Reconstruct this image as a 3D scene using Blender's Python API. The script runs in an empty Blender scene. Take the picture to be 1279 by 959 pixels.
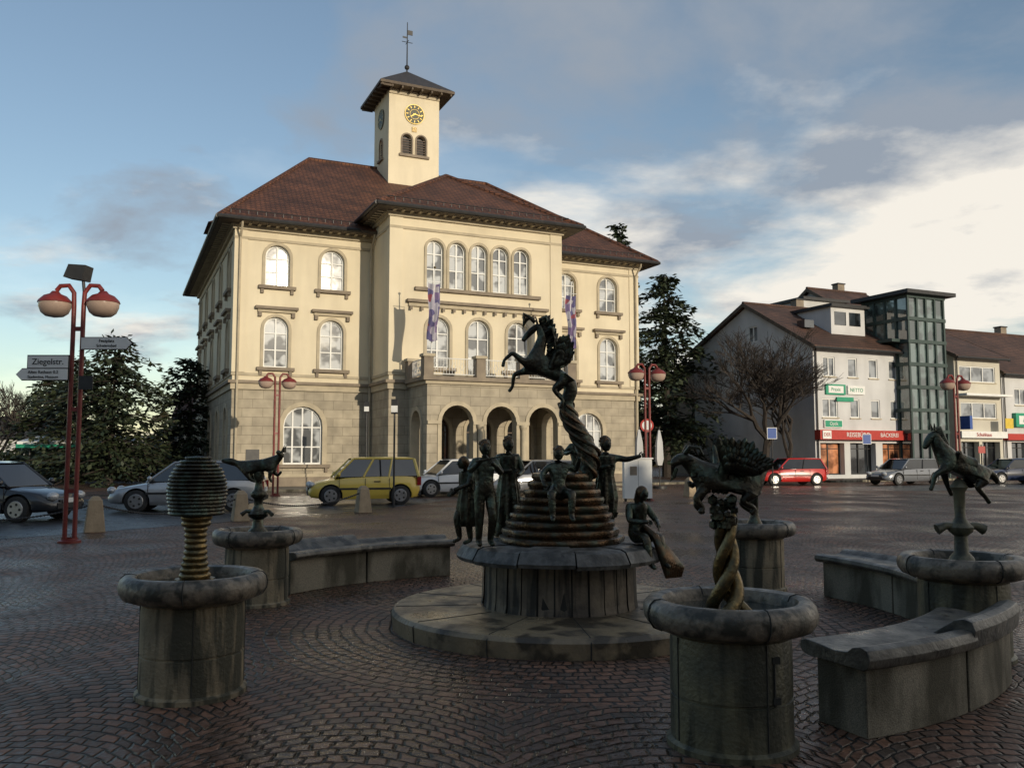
import bpy,bmesh,math,random
from mathutils import Vector,Matrix
from mathutils.geometry import tessellate_polygon
random.seed(7)
V=Vector
R=math.radians
scene=bpy.context.scene
COL=scene.collection
# ---------------------------------------------------------------- materials
def newmat(name):
    m=bpy.data.materials.new(name); m.use_nodes=True
    nt=m.node_tree; nt.nodes.clear()
    out=nt.nodes.new('ShaderNodeOutputMaterial'); b=nt.nodes.new('ShaderNodeBsdfPrincipled')
    nt.links.new(b.outputs[0],out.inputs[0])
    return m,nt,b
def N(nt,t,**k):
    n=nt.nodes.new(t)
    for a,v in k.items(): setattr(n,a,v)
    return n
def ramp(nt,src,p0,c0,p1,c1):
    r=N(nt,'ShaderNodeValToRGB'); e=r.color_ramp.elements
    e[0].position=p0;e[0].color=(*c0,1);e[1].position=p1;e[1].color=(*c1,1)
    nt.links.new(src,r.inputs[0]); return r
def g(v): return (v,v,v)
def math_(nt,op,a,b=None,c=None):
    n=N(nt,'ShaderNodeMath',operation=op)
    for i,x in enumerate((a,b,c)):
        if x is None: continue
        if isinstance(x,(int,float)): n.inputs[i].default_value=x
        else: nt.links.new(x,n.inputs[i])
    return n.outputs[0]
def pm(name,c1,c2=None,scale=2.,rough=.7,rough2=None,metal=0.,bump=.0,bscale=None,stretch=(1,1,1),p=(.35,.65),spec=.5,grime=None,coat=0,gp_=(.45,.7)):
    m,nt,b=newmat(name); L=nt.links.new
    tc=N(nt,'ShaderNodeTexCoord'); mp=N(nt,'ShaderNodeMapping'); mp.inputs['Scale'].default_value=stretch
    L(tc.outputs['Object'],mp.inputs[0])
    n=N(nt,'ShaderNodeTexNoise'); n.inputs['Scale'].default_value=scale; n.inputs['Detail'].default_value=6; n.inputs['Roughness'].default_value=.6
    L(mp.outputs[0],n.inputs['Vector'])
    c2=c2 or tuple(x*.8 for x in c1)
    r=ramp(nt,n.outputs[0],p[0],c1,p[1],c2); col=r.outputs[0]
    if grime:
        gm=N(nt,'ShaderNodeTexNoise'); gm.inputs['Scale'].default_value=grime[1]; gm.inputs['Detail'].default_value=8
        mp2=N(nt,'ShaderNodeMapping'); mp2.inputs['Scale'].default_value=grime[3]; L(tc.outputs['Object'],mp2.inputs[0]); L(mp2.outputs[0],gm.inputs['Vector'])
        gr=ramp(nt,gm.outputs[0],gp_[0],(0,0,0),gp_[1],(1,1,1))
        mx=N(nt,'ShaderNodeMixRGB'); f=math_(nt,'MULTIPLY',gr.outputs[0],grime[2]); L(f,mx.inputs[0]); L(col,mx.inputs[1]); mx.inputs[2].default_value=(*grime[0],1); col=mx.outputs[0]
    L(col,b.inputs['Base Color'])
    b.inputs['Metallic'].default_value=metal
    b.inputs['Specular IOR Level'].default_value=spec
    b.inputs['Coat Weight'].default_value=coat
    if rough2 is not None:
        rr=ramp(nt,n.outputs[0],.3,g(rough),.7,g(rough2)); L(rr.outputs[0],b.inputs['Roughness'])
    else: b.inputs['Roughness'].default_value=rough
    if bump:
        bn=N(nt,'ShaderNodeTexNoise'); bn.inputs['Scale'].default_value=bscale or scale*6; bn.inputs['Detail'].default_value=5
        L(tc.outputs['Object'],bn.inputs['Vector'])
        bp=N(nt,'ShaderNodeBump'); bp.inputs['Strength'].default_value=bump; bp.inputs['Distance'].default_value=.02
        L(bn.outputs[0],bp.inputs['Height']); L(bp.outputs[0],b.inputs['Normal'])
    return m
STUCCO=pm('stucco',(.74,.655,.485),(.67,.59,.43),.5,.9,bump=.3,bscale=40,grime=((.46,.40,.30),1.2,.35,(1,1,.18)))
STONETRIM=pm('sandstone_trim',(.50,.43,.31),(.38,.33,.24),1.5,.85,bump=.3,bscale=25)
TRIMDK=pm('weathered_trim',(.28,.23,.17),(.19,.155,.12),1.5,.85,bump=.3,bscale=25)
def ashlar():
    m,nt,b=newmat('ashlar_stone');L=nt.links.new
    tc=N(nt,'ShaderNodeTexCoord'); sp=N(nt,'ShaderNodeSeparateXYZ'); L(tc.outputs['Object'],sp.inputs[0])
    xy=math_(nt,'ADD',sp.outputs[0],sp.outputs[1]); cb=N(nt,'ShaderNodeCombineXYZ'); L(xy,cb.inputs[0]); L(sp.outputs[2],cb.inputs[1])
    br=N(nt,'ShaderNodeTexBrick'); br.inputs['Scale'].default_value=1; br.inputs['Brick Width'].default_value=.95; br.inputs['Row Height'].default_value=.42; br.inputs['Mortar Size'].default_value=.008
    br.inputs['Color1'].default_value=(.44,.385,.29,1); br.inputs['Color2'].default_value=(.36,.315,.24,1); br.inputs['Mortar'].default_value=(.2,.175,.13,1)
    L(cb.outputs[0],br.inputs['Vector'])
    n=N(nt,'ShaderNodeTexNoise'); n.inputs['Scale'].default_value=1.6; n.inputs['Detail'].default_value=9; L(tc.outputs['Object'],n.inputs['Vector'])
    r=ramp(nt,n.outputs[0],.3,g(.72),.7,g(1.12)); mx=N(nt,'ShaderNodeMixRGB',blend_type='MULTIPLY'); mx.inputs[0].default_value=1; L(br.outputs[0],mx.inputs[1]); L(r.outputs[0],mx.inputs[2])
    L(mx.outputs[0],b.inputs['Base Color']); b.inputs['Roughness'].default_value=.88
    h=math_(nt,'SUBTRACT',math_(nt,'MULTIPLY',n.outputs[0],.5),br.outputs['Fac'])
    bp=N(nt,'ShaderNodeBump'); bp.inputs['Strength'].default_value=.5; bp.inputs['Distance'].default_value=.02; L(h,bp.inputs['Height']); L(bp.outputs[0],b.inputs['Normal'])
    return m
ASHLAR=ashlar()
def rooftile(name,c1,c2):
    m,nt,b=newmat(name);L=nt.links.new
    tc=N(nt,'ShaderNodeTexCoord'); sp=N(nt,'ShaderNodeSeparateXYZ'); L(tc.outputs['Object'],sp.inputs[0])
    n=N(nt,'ShaderNodeTexNoise'); n.inputs['Scale'].default_value=.8; n.inputs['Detail'].default_value=8; L(tc.outputs['Object'],n.inputs['Vector'])
    cb=N(nt,'ShaderNodeCombineXYZ'); xy=math_(nt,'ADD',sp.outputs[0],math_(nt,'MULTIPLY',sp.outputs[1],.37)); L(xy,cb.inputs[0]); L(sp.outputs[2],cb.inputs[1])
    br=N(nt,'ShaderNodeTexBrick'); br.inputs['Scale'].default_value=1; br.inputs['Brick Width'].default_value=.24; br.inputs['Row Height'].default_value=.17; br.inputs['Mortar Size'].default_value=.022
    br.inputs['Color1'].default_value=(*c1,1); br.inputs['Color2'].default_value=(*c2,1); br.inputs['Mortar'].default_value=(c2[0]*.35,c2[1]*.35,c2[2]*.35,1)
    L(cb.outputs[0],br.inputs['Vector'])
    r=ramp(nt,n.outputs[0],.3,g(.55),.7,g(1.25)); mx=N(nt,'ShaderNodeMixRGB',blend_type='MULTIPLY'); mx.inputs[0].default_value=1; L(br.outputs[0],mx.inputs[1]); L(r.outputs[0],mx.inputs[2])
    L(mx.outputs[0],b.inputs['Base Color']); b.inputs['Roughness'].default_value=.75
    saw=math_(nt,'FRACT',math_(nt,'DIVIDE',sp.outputs[2],.17))
    h=math_(nt,'ADD',math_(nt,'SUBTRACT',1.,saw),math_(nt,'MULTIPLY',n.outputs[0],.3))
    bp=N(nt,'ShaderNodeBump'); bp.inputs['Strength'].default_value=.8; bp.inputs['Distance'].default_value=.04; L(h,bp.inputs['Height']); L(bp.outputs[0],b.inputs['Normal'])
    return m
ROOF=rooftile('clay_roof_tiles',(.16,.062,.030),(.10,.038,.020))
ROOF2=rooftile('brown_roof_tiles',(.13,.062,.038),(.085,.042,.028))
ROOFG=rooftile('grey_roof_tiles',(.07,.06,.055),(.05,.042,.04))
def glassmat(name,base,rough=.04,spec=.9,k2=.3,sc=.9):
    m,nt,b=newmat(name);L=nt.links.new
    tc=N(nt,'ShaderNodeTexCoord'); n=N(nt,'ShaderNodeTexNoise'); n.inputs['Scale'].default_value=sc; n.inputs['Detail'].default_value=2; L(tc.outputs['Object'],n.inputs['Vector'])
    r=ramp(nt,n.outputs[0],.45,base,.55,tuple(x*k2 for x in base)); L(r.outputs[0],b.inputs['Base Color'])
    b.inputs['Roughness'].default_value=rough; b.inputs['IOR'].default_value=1.9; b.inputs['Specular IOR Level'].default_value=spec
    bp=N(nt,'ShaderNodeBump'); bp.inputs['Strength'].default_value=.15; bp.inputs['Distance'].default_value=.02; L(n.outputs[0],bp.inputs['Height']); L(bp.outputs[0],b.inputs['Normal'])
    return m
GLASS=glassmat('window_glass',(.28,.30,.32))
GLASSB=glassmat('window_glass_with_curtain',(.50,.52,.53),k2=.22,sc=1.3)
GLASSD=glassmat('dark_glass',(.03,.035,.04))
GLASSC=glassmat('car_window_glass',(.012,.014,.016),.03,.5)
WHITE=pm('white_paint',(.78,.78,.75),(.7,.7,.68),3,.5)
WALLW=pm('white_render',(.62,.62,.62),(.54,.54,.54),.7,.9,bump=.2,bscale=30,grime=((.35,.35,.34),1,.3,(1,1,.2)))
WALLC=pm('cream_render',(.58,.55,.46),(.5,.47,.4),.7,.9,bump=.2,bscale=30)
DARKM=pm('dark_metal',(.03,.03,.032),(.045,.045,.045),4,.5,metal=.4)
GREENM=pm('dark_green_steel',(.025,.05,.045),(.035,.06,.055),4,.5)
WOOD=pm('dark_wood',(.09,.045,.02),(.05,.025,.012),6,.5,stretch=(1,1,.2))
SOFFIT=pm('dark_wood_soffit',(.12,.09,.06),(.07,.05,.035),3,.7)
REDP=pm('red_lamp_paint',(.20,.025,.02),(.13,.018,.014),5,.35,rough2=.55,bump=.08)
GLOBE=pm('lamp_globe_glass',(.46,.34,.27),(.36,.27,.22),3,.2)
BRONZE=pm('bronze_patina',(.075,.066,.046),(.022,.021,.016),7,.2,rough2=.42,metal=.8,bump=.5,bscale=30,grime=((.10,.135,.10),13,.65,(1,1,.6)),gp_=(.48,.62))
BRONZEW=pm('bronze_brown',(.14,.082,.042),(.045,.032,.02),9,.2,rough2=.4,metal=.8,bump=.4,bscale=34,grime=((.09,.12,.09),9,.5,(1,1,1)),gp_=(.5,.64))
GOLD=pm('gilded_bronze',(.27,.185,.075),(.09,.07,.04),16,.25,rough2=.45,metal=.85,bump=.35,bscale=40,grime=((.07,.085,.06),12,.6,(1,1,1)))
RIM=pm('basin_rim_bronze',(.235,.195,.145),(.10,.088,.07),7,.25,rough2=.55,metal=.1,bump=.35,bscale=35,grime=((.032,.033,.026),9,.9,(1,1,1)),gp_=(.47,.58))
CONC=pm('basin_weathered_concrete',(.33,.265,.165),(.19,.155,.10),4,.6,rough2=.85,bump=.5,bscale=45,grime=((.04,.04,.026),5,.92,(1.8,1.8,.22)),gp_=(.47,.58))
CONCG=pm('basin_green_bronze',(.16,.145,.085),(.08,.08,.055),4,.35,rough2=.6,metal=.15,bump=.35,bscale=40,grime=((.03,.032,.022),5,.9,(1.8,1.8,.22)),gp_=(.46,.58))
SEAM=pm('dark_seam',(.02,.02,.017),(.03,.03,.025),8,.8)
def granite():
    m,nt,b=newmat('weathered_granite');L=nt.links.new
    tc=N(nt,'ShaderNodeTexCoord'); v=N(nt,'ShaderNodeTexNoise'); v.inputs['Scale'].default_value=110; v.inputs['Detail'].default_value=3; L(tc.outputs['Object'],v.inputs['Vector'])
    r=ramp(nt,v.outputs[0],.35,(.16,.145,.115),.65,(.29,.265,.21))
    n=N(nt,'ShaderNodeTexNoise'); n.inputs['Scale'].default_value=3; n.inputs['Detail'].default_value=8
    mp=N(nt,'ShaderNodeMapping'); mp.inputs['Scale'].default_value=(1,1,.4); L(tc.outputs['Object'],mp.inputs[0]); L(mp.outputs[0],n.inputs['Vector'])
    r2=ramp(nt,n.outputs[0],.42,(.28,.27,.21),.58,(1.05,1.02,.95)); mx=N(nt,'ShaderNodeMixRGB',blend_type='MULTIPLY'); mx.inputs[0].default_value=1
    L(r.outputs[0],mx.inputs[1]);L(r2.outputs[0],mx.inputs[2]); L(mx.outputs[0],b.inputs['Base Color']); b.inputs['Roughness'].default_value=.7
    bp=N(nt,'ShaderNodeBump'); bp.inputs['Strength'].default_value=.35; bp.inputs['Distance'].default_value=.01; L(v.outputs[0],bp.inputs['Height']); L(bp.outputs[0],b.inputs['Normal'])
    return m
GRANITE=granite()
SEATM=pm('wet_stone_seat',(.16,.145,.115),(.07,.065,.056),4,.2,rough2=.6,bump=.35,bscale=30,grime=((.022,.022,.019),6,.85,(1,1,1)),gp_=(.47,.6))
SLABM=pm('fountain_step_stone',(.30,.235,.145),(.17,.135,.088),2.5,.16,rough2=.6,bump=.3,bscale=25,grime=((.04,.034,.025),3.5,.9,(1,1,1)),gp_=(.47,.58))
SLATE=pm('fountain_slate_bowl',(.17,.165,.15),(.075,.072,.066),5,.3,rough2=.65,bump=.5,bscale=24,grime=((.03,.03,.026),7,.8,(1,1,1)),gp_=(.47,.6))
PEDM=pm('fountain_pedestal_stone',(.20,.16,.11),(.085,.07,.055),4,.5,rough2=.8,bump=.4,bscale=24,grime=((.02,.018,.014),5,.92,(2.2,2.2,.2)),gp_=(.46,.58))
WATER=pm('water',(.02,.025,.022),(.03,.035,.03),4,.05,bump=.1,bscale=20)
BOLL=pm('bollard_sandstone',(.42,.32,.21),(.30,.23,.15),5,.85,bump=.4,bscale=30)
TYRE=pm('tyre_rubber',(.018,.018,.018),(.03,.03,.03),8,.8)
HUB=pm('alloy_wheel',(.45,.45,.46),(.3,.3,.3),8,.3,metal=.8)
HEADL=pm('headlight_glass',(.6,.62,.62),(.4,.4,.42),20,.1,metal=.3)
TAILL=pm('tail_light',(.35,.01,.01),(.2,.01,.01),20,.2)
BARK=pm('bark',(.045,.035,.028),(.025,.02,.017),6,.9,bump=.5,bscale=20)
def leafm(name,c1,c2):
    m,nt,b=newmat(name);L=nt.links.new
    ge=N(nt,'ShaderNodeNewGeometry'); r=ramp(nt,ge.outputs['Random Per Island'],.0,c1,1.,c2); L(r.outputs[0],b.inputs['Base Color']); b.inputs['Roughness'].default_value=.65
    return m
NEEDLE=leafm('conifer_needles',(.014,.028,.014),(.05,.062,.026))
HEDGEM=leafm('winter_foliage',(.03,.03,.018),(.085,.07,.04))
LITTER=leafm('dead_leaves',(.06,.03,.012),(.20,.12,.05))
def paint(name,c,metal=.0): return pm(name,c,tuple(x*.93 for x in c),3,.28,metal=metal,coat=.8)
def plain(name,c,rough=.5,metal=0): return pm(name,c,tuple(x*.85 for x in c),4,rough,metal=metal)
GREENS=plain('shop_sign_green',(.02,.30,.17)); REDS=plain('shop_sign_red',(.45,.03,.02)); BLUES=plain('sign_blue',(.04,.10,.35)); BLACK=plain('black_print',(.01,.01,.01)); YELS=plain('sign_yellow',(.7,.5,.05))
def emis(name,c,s):
    m,nt,b=newmat(name); b.inputs['Base Color'].default_value=(*(x*.2 for x in c),1)
    tc=N(nt,'ShaderNodeTexCoord'); n=N(nt,'ShaderNodeTexNoise'); n.inputs['Scale'].default_value=1.7; nt.links.new(tc.outputs['Object'],n.inputs['Vector'])
    r=ramp(nt,n.outputs[0],.42,(0,0,0),.65,c); nt.links.new(r.outputs[0],b.inputs['Emission Color']); b.inputs['Emission Strength'].default_value=s; b.inputs['Roughness'].default_value=.1
    return m
SHOPLIT=emis('lit_shop_window',(1.,.40,.18),.5)
def banner_mat(name,seed):
    m,nt,b=newmat(name);L=nt.links.new
    tc=N(nt,'ShaderNodeTexCoord'); mp=N(nt,'ShaderNodeMapping'); mp.inputs['Location'].default_value=(seed,0,seed); mp.inputs['Scale'].default_value=(3.2,.2,2.2); L(tc.outputs['Object'],mp.inputs[0])
    v=N(nt,'ShaderNodeTexVoronoi'); v.inputs['Scale'].default_value=1.7; L(mp.outputs[0],v.inputs['Vector'])
    bw=N(nt,'ShaderNodeSeparateColor'); L(v.outputs['Color'],bw.inputs[0])
    r=N(nt,'ShaderNodeValToRGB'); r.color_ramp.interpolation='CONSTANT'; e=r.color_ramp.elements
    e[0].position=0;e[0].color=(.11,.10,.21,1);e[1].position=.36;e[1].color=(.38,.36,.42,1)
    for p_,c_ in((.6,(.19,.14,.26,1)),(.84,(.27,.07,.09,1)),(.9,(.42,.40,.44,1))):
        q_=e.new(p_); q_.color=c_
    L(bw.outputs[0],r.inputs[0]); L(r.outputs[0],b.inputs['Base Color']); b.inputs['Roughness'].default_value=.85
    return m
# ---------------------------------------------------------------- mesh builder
class Part:
    def __init__(s,name): s.name=name; s.v=[]; s.f=[]; s.m=[]; s.mats=[]
    def mi(s,mat):
        if mat not in s.mats: s.mats.append(mat)
        return s.mats.index(mat)
    def face(s,mat,pts):
        b=len(s.v); s.v+= [tuple(p) for p in pts]; s.f.append(tuple(range(b,b+len(pts)))); s.m.append(s.mi(mat))
    def mesh(s,mat,vs,fs):
        b=len(s.v); s.v+=[tuple(p) for p in vs]; k=s.mi(mat)
        for f in fs: s.f.append(tuple(b+i for i in f)); s.m.append(k)
    def hexa(s,mat,p):
        s.mesh(mat,p,[(0,3,2,1),(4,5,6,7),(0,1,5,4),(1,2,6,5),(2,3,7,6),(3,0,4,7)])
    def box(s,mat,x0,x1,y0,y1,z0,z1):
        s.hexa(mat,[(x0,y0,z0),(x1,y0,z0),(x1,y1,z0),(x0,y1,z0),(x0,y0,z1),(x1,y0,z1),(x1,y1,z1),(x0,y1,z1)])
    def lathe(s,mat,c,prof,n=32,a0=0,a1=2*math.pi,rf=None):
        full=abs(a1-a0-2*math.pi)<1e-6; vs=[];fs=[]; m=n if full else n+1
        for i in range(m):
            a=a0+(a1-a0)*i/n
            for j,(r,z) in enumerate(prof):
                k=rf(a,j) if rf else 1
                vs.append((c[0]+r*k*math.cos(a),c[1]+r*k*math.sin(a),c[2]+z))
        q=len(prof)
        for i in range(n):
            i2=(i+1)%m
            for j in range(q-1): fs.append((i*q+j,i2*q+j,i2*q+j+1,i*q+j+1))
        s.mesh(mat,vs,fs)
        if not full:
            s.face(mat,[vs[j] for j in range(q)]); s.face(mat,[vs[n*q+j] for j in range(q)])
    def tube(s,mat,pts,rad,n=8,cap=True):
        pts=[V(p) for p in pts]
        if isinstance(rad,(int,float)): rad=[rad]*len(pts)
        vs=[];fs=[]
        up=None
        for i,p in enumerate(pts):
            d=(pts[min(i+1,len(pts)-1)]-pts[max(i-1,0)]).normalized()
            if up is None:
                up=V((0,0,1)) if abs(d.z)<.9 else V((1,0,0))
            x=d.cross(up)
            if x.length<1e-4: x=d.cross(V((0,1,0.1)))
            x.normalize(); y=x.cross(d).normalized(); up=y
            for k in range(n):
                a=2*math.pi*k/n; vs.append(p+(x*math.cos(a)+y*math.sin(a))*rad[i])
        for i in range(len(pts)-1):
            for k in range(n):
                k2=(k+1)%n; fs.append((i*n+k,i*n+k2,(i+1)*n+k2,(i+1)*n+k))
        if cap: fs.append(tuple(range(n))); fs.append(tuple(range((len(pts)-1)*n,len(pts)*n)))
        s.mesh(mat,vs,fs)
    def ball(s,mat,c,r,n=12,sc=(1,1,1),rot=None):
        vs=[];fs=[];m=n//2
        for j in range(m+1):
            t=math.pi*j/m
            for i in range(n):
                a=2*math.pi*i/n; p=V((r*sc[0]*math.sin(t)*math.cos(a),r*sc[1]*math.sin(t)*math.sin(a),r*sc[2]*math.cos(t)))
                if rot: p=rot@p
                vs.append(p+V(c))
        for j in range(m):
            for i in range(n): i2=(i+1)%n; fs.append((j*n+i,j*n+i2,(j+1)*n+i2,(j+1)*n+i))
        s.mesh(mat,vs,fs)
    def build(s,parent=None,smooth=None,bevel=0,loc=None,rotz=0):
        me=bpy.data.meshes.new(s.name); me.from_pydata(s.v,[],s.f)
        for m in s.mats: me.materials.append(m)
        me.polygons.foreach_set('material_index',s.m)
        if smooth or bevel:
            bm=bmesh.new(); bm.from_mesh(me); bmesh.ops.remove_doubles(bm,verts=bm.verts,dist=1e-5)
            bmesh.ops.recalc_face_normals(bm,faces=bm.faces); bm.to_mesh(me); bm.free()
        if smooth:
            me.shade_smooth(); me.set_sharp_from_angle(angle=R(smooth))
        o=bpy.data.objects.new(s.name,me); COL.objects.link(o)
        if parent: o.parent=parent
        if loc: o.location=loc
        o.rotation_euler[2]=rotz
        if bevel:
            b=o.modifiers.new('bevel','BEVEL'); b.width=bevel; b.segments=2; b.limit_method='ANGLE'
        return o
def empty(name,loc=(0,0,0),rz=0):
    e=bpy.data.objects.new(name,None); COL.objects.link(e); e.location=loc; e.rotation_euler[2]=rz; e.empty_display_size=.3; return e
# --------------- wall-frame helpers
class Fr:
    def __init__(s,O,u,n): s.O=V(O);s.u=V(u);s.n=V(n)
    def p(s,a,z,d=0): q=s.O+s.u*a+s.n*d; return (q.x,q.y,z)
def arch(cx,z0,w,h,n=10):
    r=w/2; zc=z0+h-r
    return [(cx-r,z0),(cx+r,z0)]+[(cx+r*math.cos(math.pi*i/n),zc+r*math.sin(math.pi*i/n)) for i in range(n+1)]
def rect(cx,z0,w,h): return [(cx-w/2,z0),(cx+w/2,z0),(cx+w/2,z0+h),(cx-w/2,z0+h)]
def wall(P,mat,fr,a0,a1,z0,z1,holes,top=None):
    outer=[(a0,z0),(a1,z0),(a1,z1),(a0,z1)] if top is None else [(a0,z0),(a1,z0)]+top
    polys=[[V((a,z,0)) for a,z in outer]]+[[V((a,z,0)) for a,z in h] for h in holes]
    flat=[p for q in polys for p in q]
    tris=tessellate_polygon(polys)
    P.mesh(mat,[fr.p(p.x,p.y) for p in flat],[tuple(t) for t in tris])
def wbox(P,mat,fr,a0,a1,z0,z1,d0,d1):
    P.hexa(mat,[fr.p(a0,z0,d0),fr.p(a1,z0,d0),fr.p(a1,z0,d1),fr.p(a0,z0,d1),fr.p(a0,z1,d0),fr.p(a1,z1,d0),fr.p(a1,z1,d1),fr.p(a0,z1,d1)])
def ring(P,mat,fr,o,i,d0,d1):
    n=len(o)
    for k in range(n):
        k2=(k+1)%n
        P.face(mat,[fr.p(*o[k],d0),fr.p(*o[k2],d0),fr.p(*i[k2],d0),fr.p(*i[k],d0)])
        P.face(mat,[fr.p(*o[k],d0),fr.p(*o[k2],d0),fr.p(*o[k2],d1),fr.p(*o[k],d1)])
        P.face(mat,[fr.p(*i[k],d0),fr.p(*i[k2],d0),fr.p(*i[k2],d1),fr.p(*i[k],d1)])
def window(P,fr,cx,z0,w,h,arched=True,glass=None,reveal=None,sur=.14,surmat=None,sill=True,bars=(1,[.35,.68]),depth=.24,fmat=None,hood=False,fw=.075):
    glass=glass or GLASS; fmat=fmat or WHITE; reveal=reveal or STUCCO
    S=arch if arched else rect
    o=S(cx,z0,w,h); n=len(o)
    for k in range(n):
        k2=(k+1)%n; P.face(reveal,[fr.p(*o[k],-.001),fr.p(*o[k2],-.001),fr.p(*o[k2],depth),fr.p(*o[k],depth)])
    P.face(glass,[fr.p(a,z,depth-.02) for a,z in o])
    i=S(cx,z0+fw,w-2*fw,h-2*fw); ring(P,fmat,fr,o,i,depth-.09,depth-.02)
    b=.027
    nv,hz=bars
    for k in range(nv):
        x=cx-w/2+w*(k+1)/(nv+1); top=z0+h-fw if not arched else z0+h-w/2+math.sqrt(max(0,(w/2)**2-(x-cx)**2))-fw*.5
        wbox(P,fmat,fr,x-b*1.4,x+b*1.4,z0+fw*.5,top,depth-.08,depth-.025)
    for q in hz:
        z=z0+h*q; hw=w/2-fw*.5
        wbox(P,fmat,fr,cx-hw,cx+hw,z-b,z+b,depth-.076,depth-.027)
    if sur:
        oo=S(cx,z0-.0,w+2*sur,h+sur); ii=S(cx,z0+.0,w,h)
        ring(P,surmat or STONETRIM,fr,oo,ii,-.06,.01)
    if sill:
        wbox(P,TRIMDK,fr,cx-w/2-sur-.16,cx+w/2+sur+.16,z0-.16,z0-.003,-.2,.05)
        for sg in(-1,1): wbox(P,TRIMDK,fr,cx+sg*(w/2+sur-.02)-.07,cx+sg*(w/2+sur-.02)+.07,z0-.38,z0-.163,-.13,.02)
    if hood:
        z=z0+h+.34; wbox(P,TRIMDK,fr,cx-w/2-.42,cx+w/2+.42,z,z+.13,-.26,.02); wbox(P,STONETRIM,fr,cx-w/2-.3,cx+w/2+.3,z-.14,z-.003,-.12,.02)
        for sg in(-1,1): wbox(P,TRIMDK,fr,cx+sg*(w/2+.2)-.08,cx+sg*(w/2+.2)+.08,z-.36,z-.143,-.16,.02)
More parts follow.
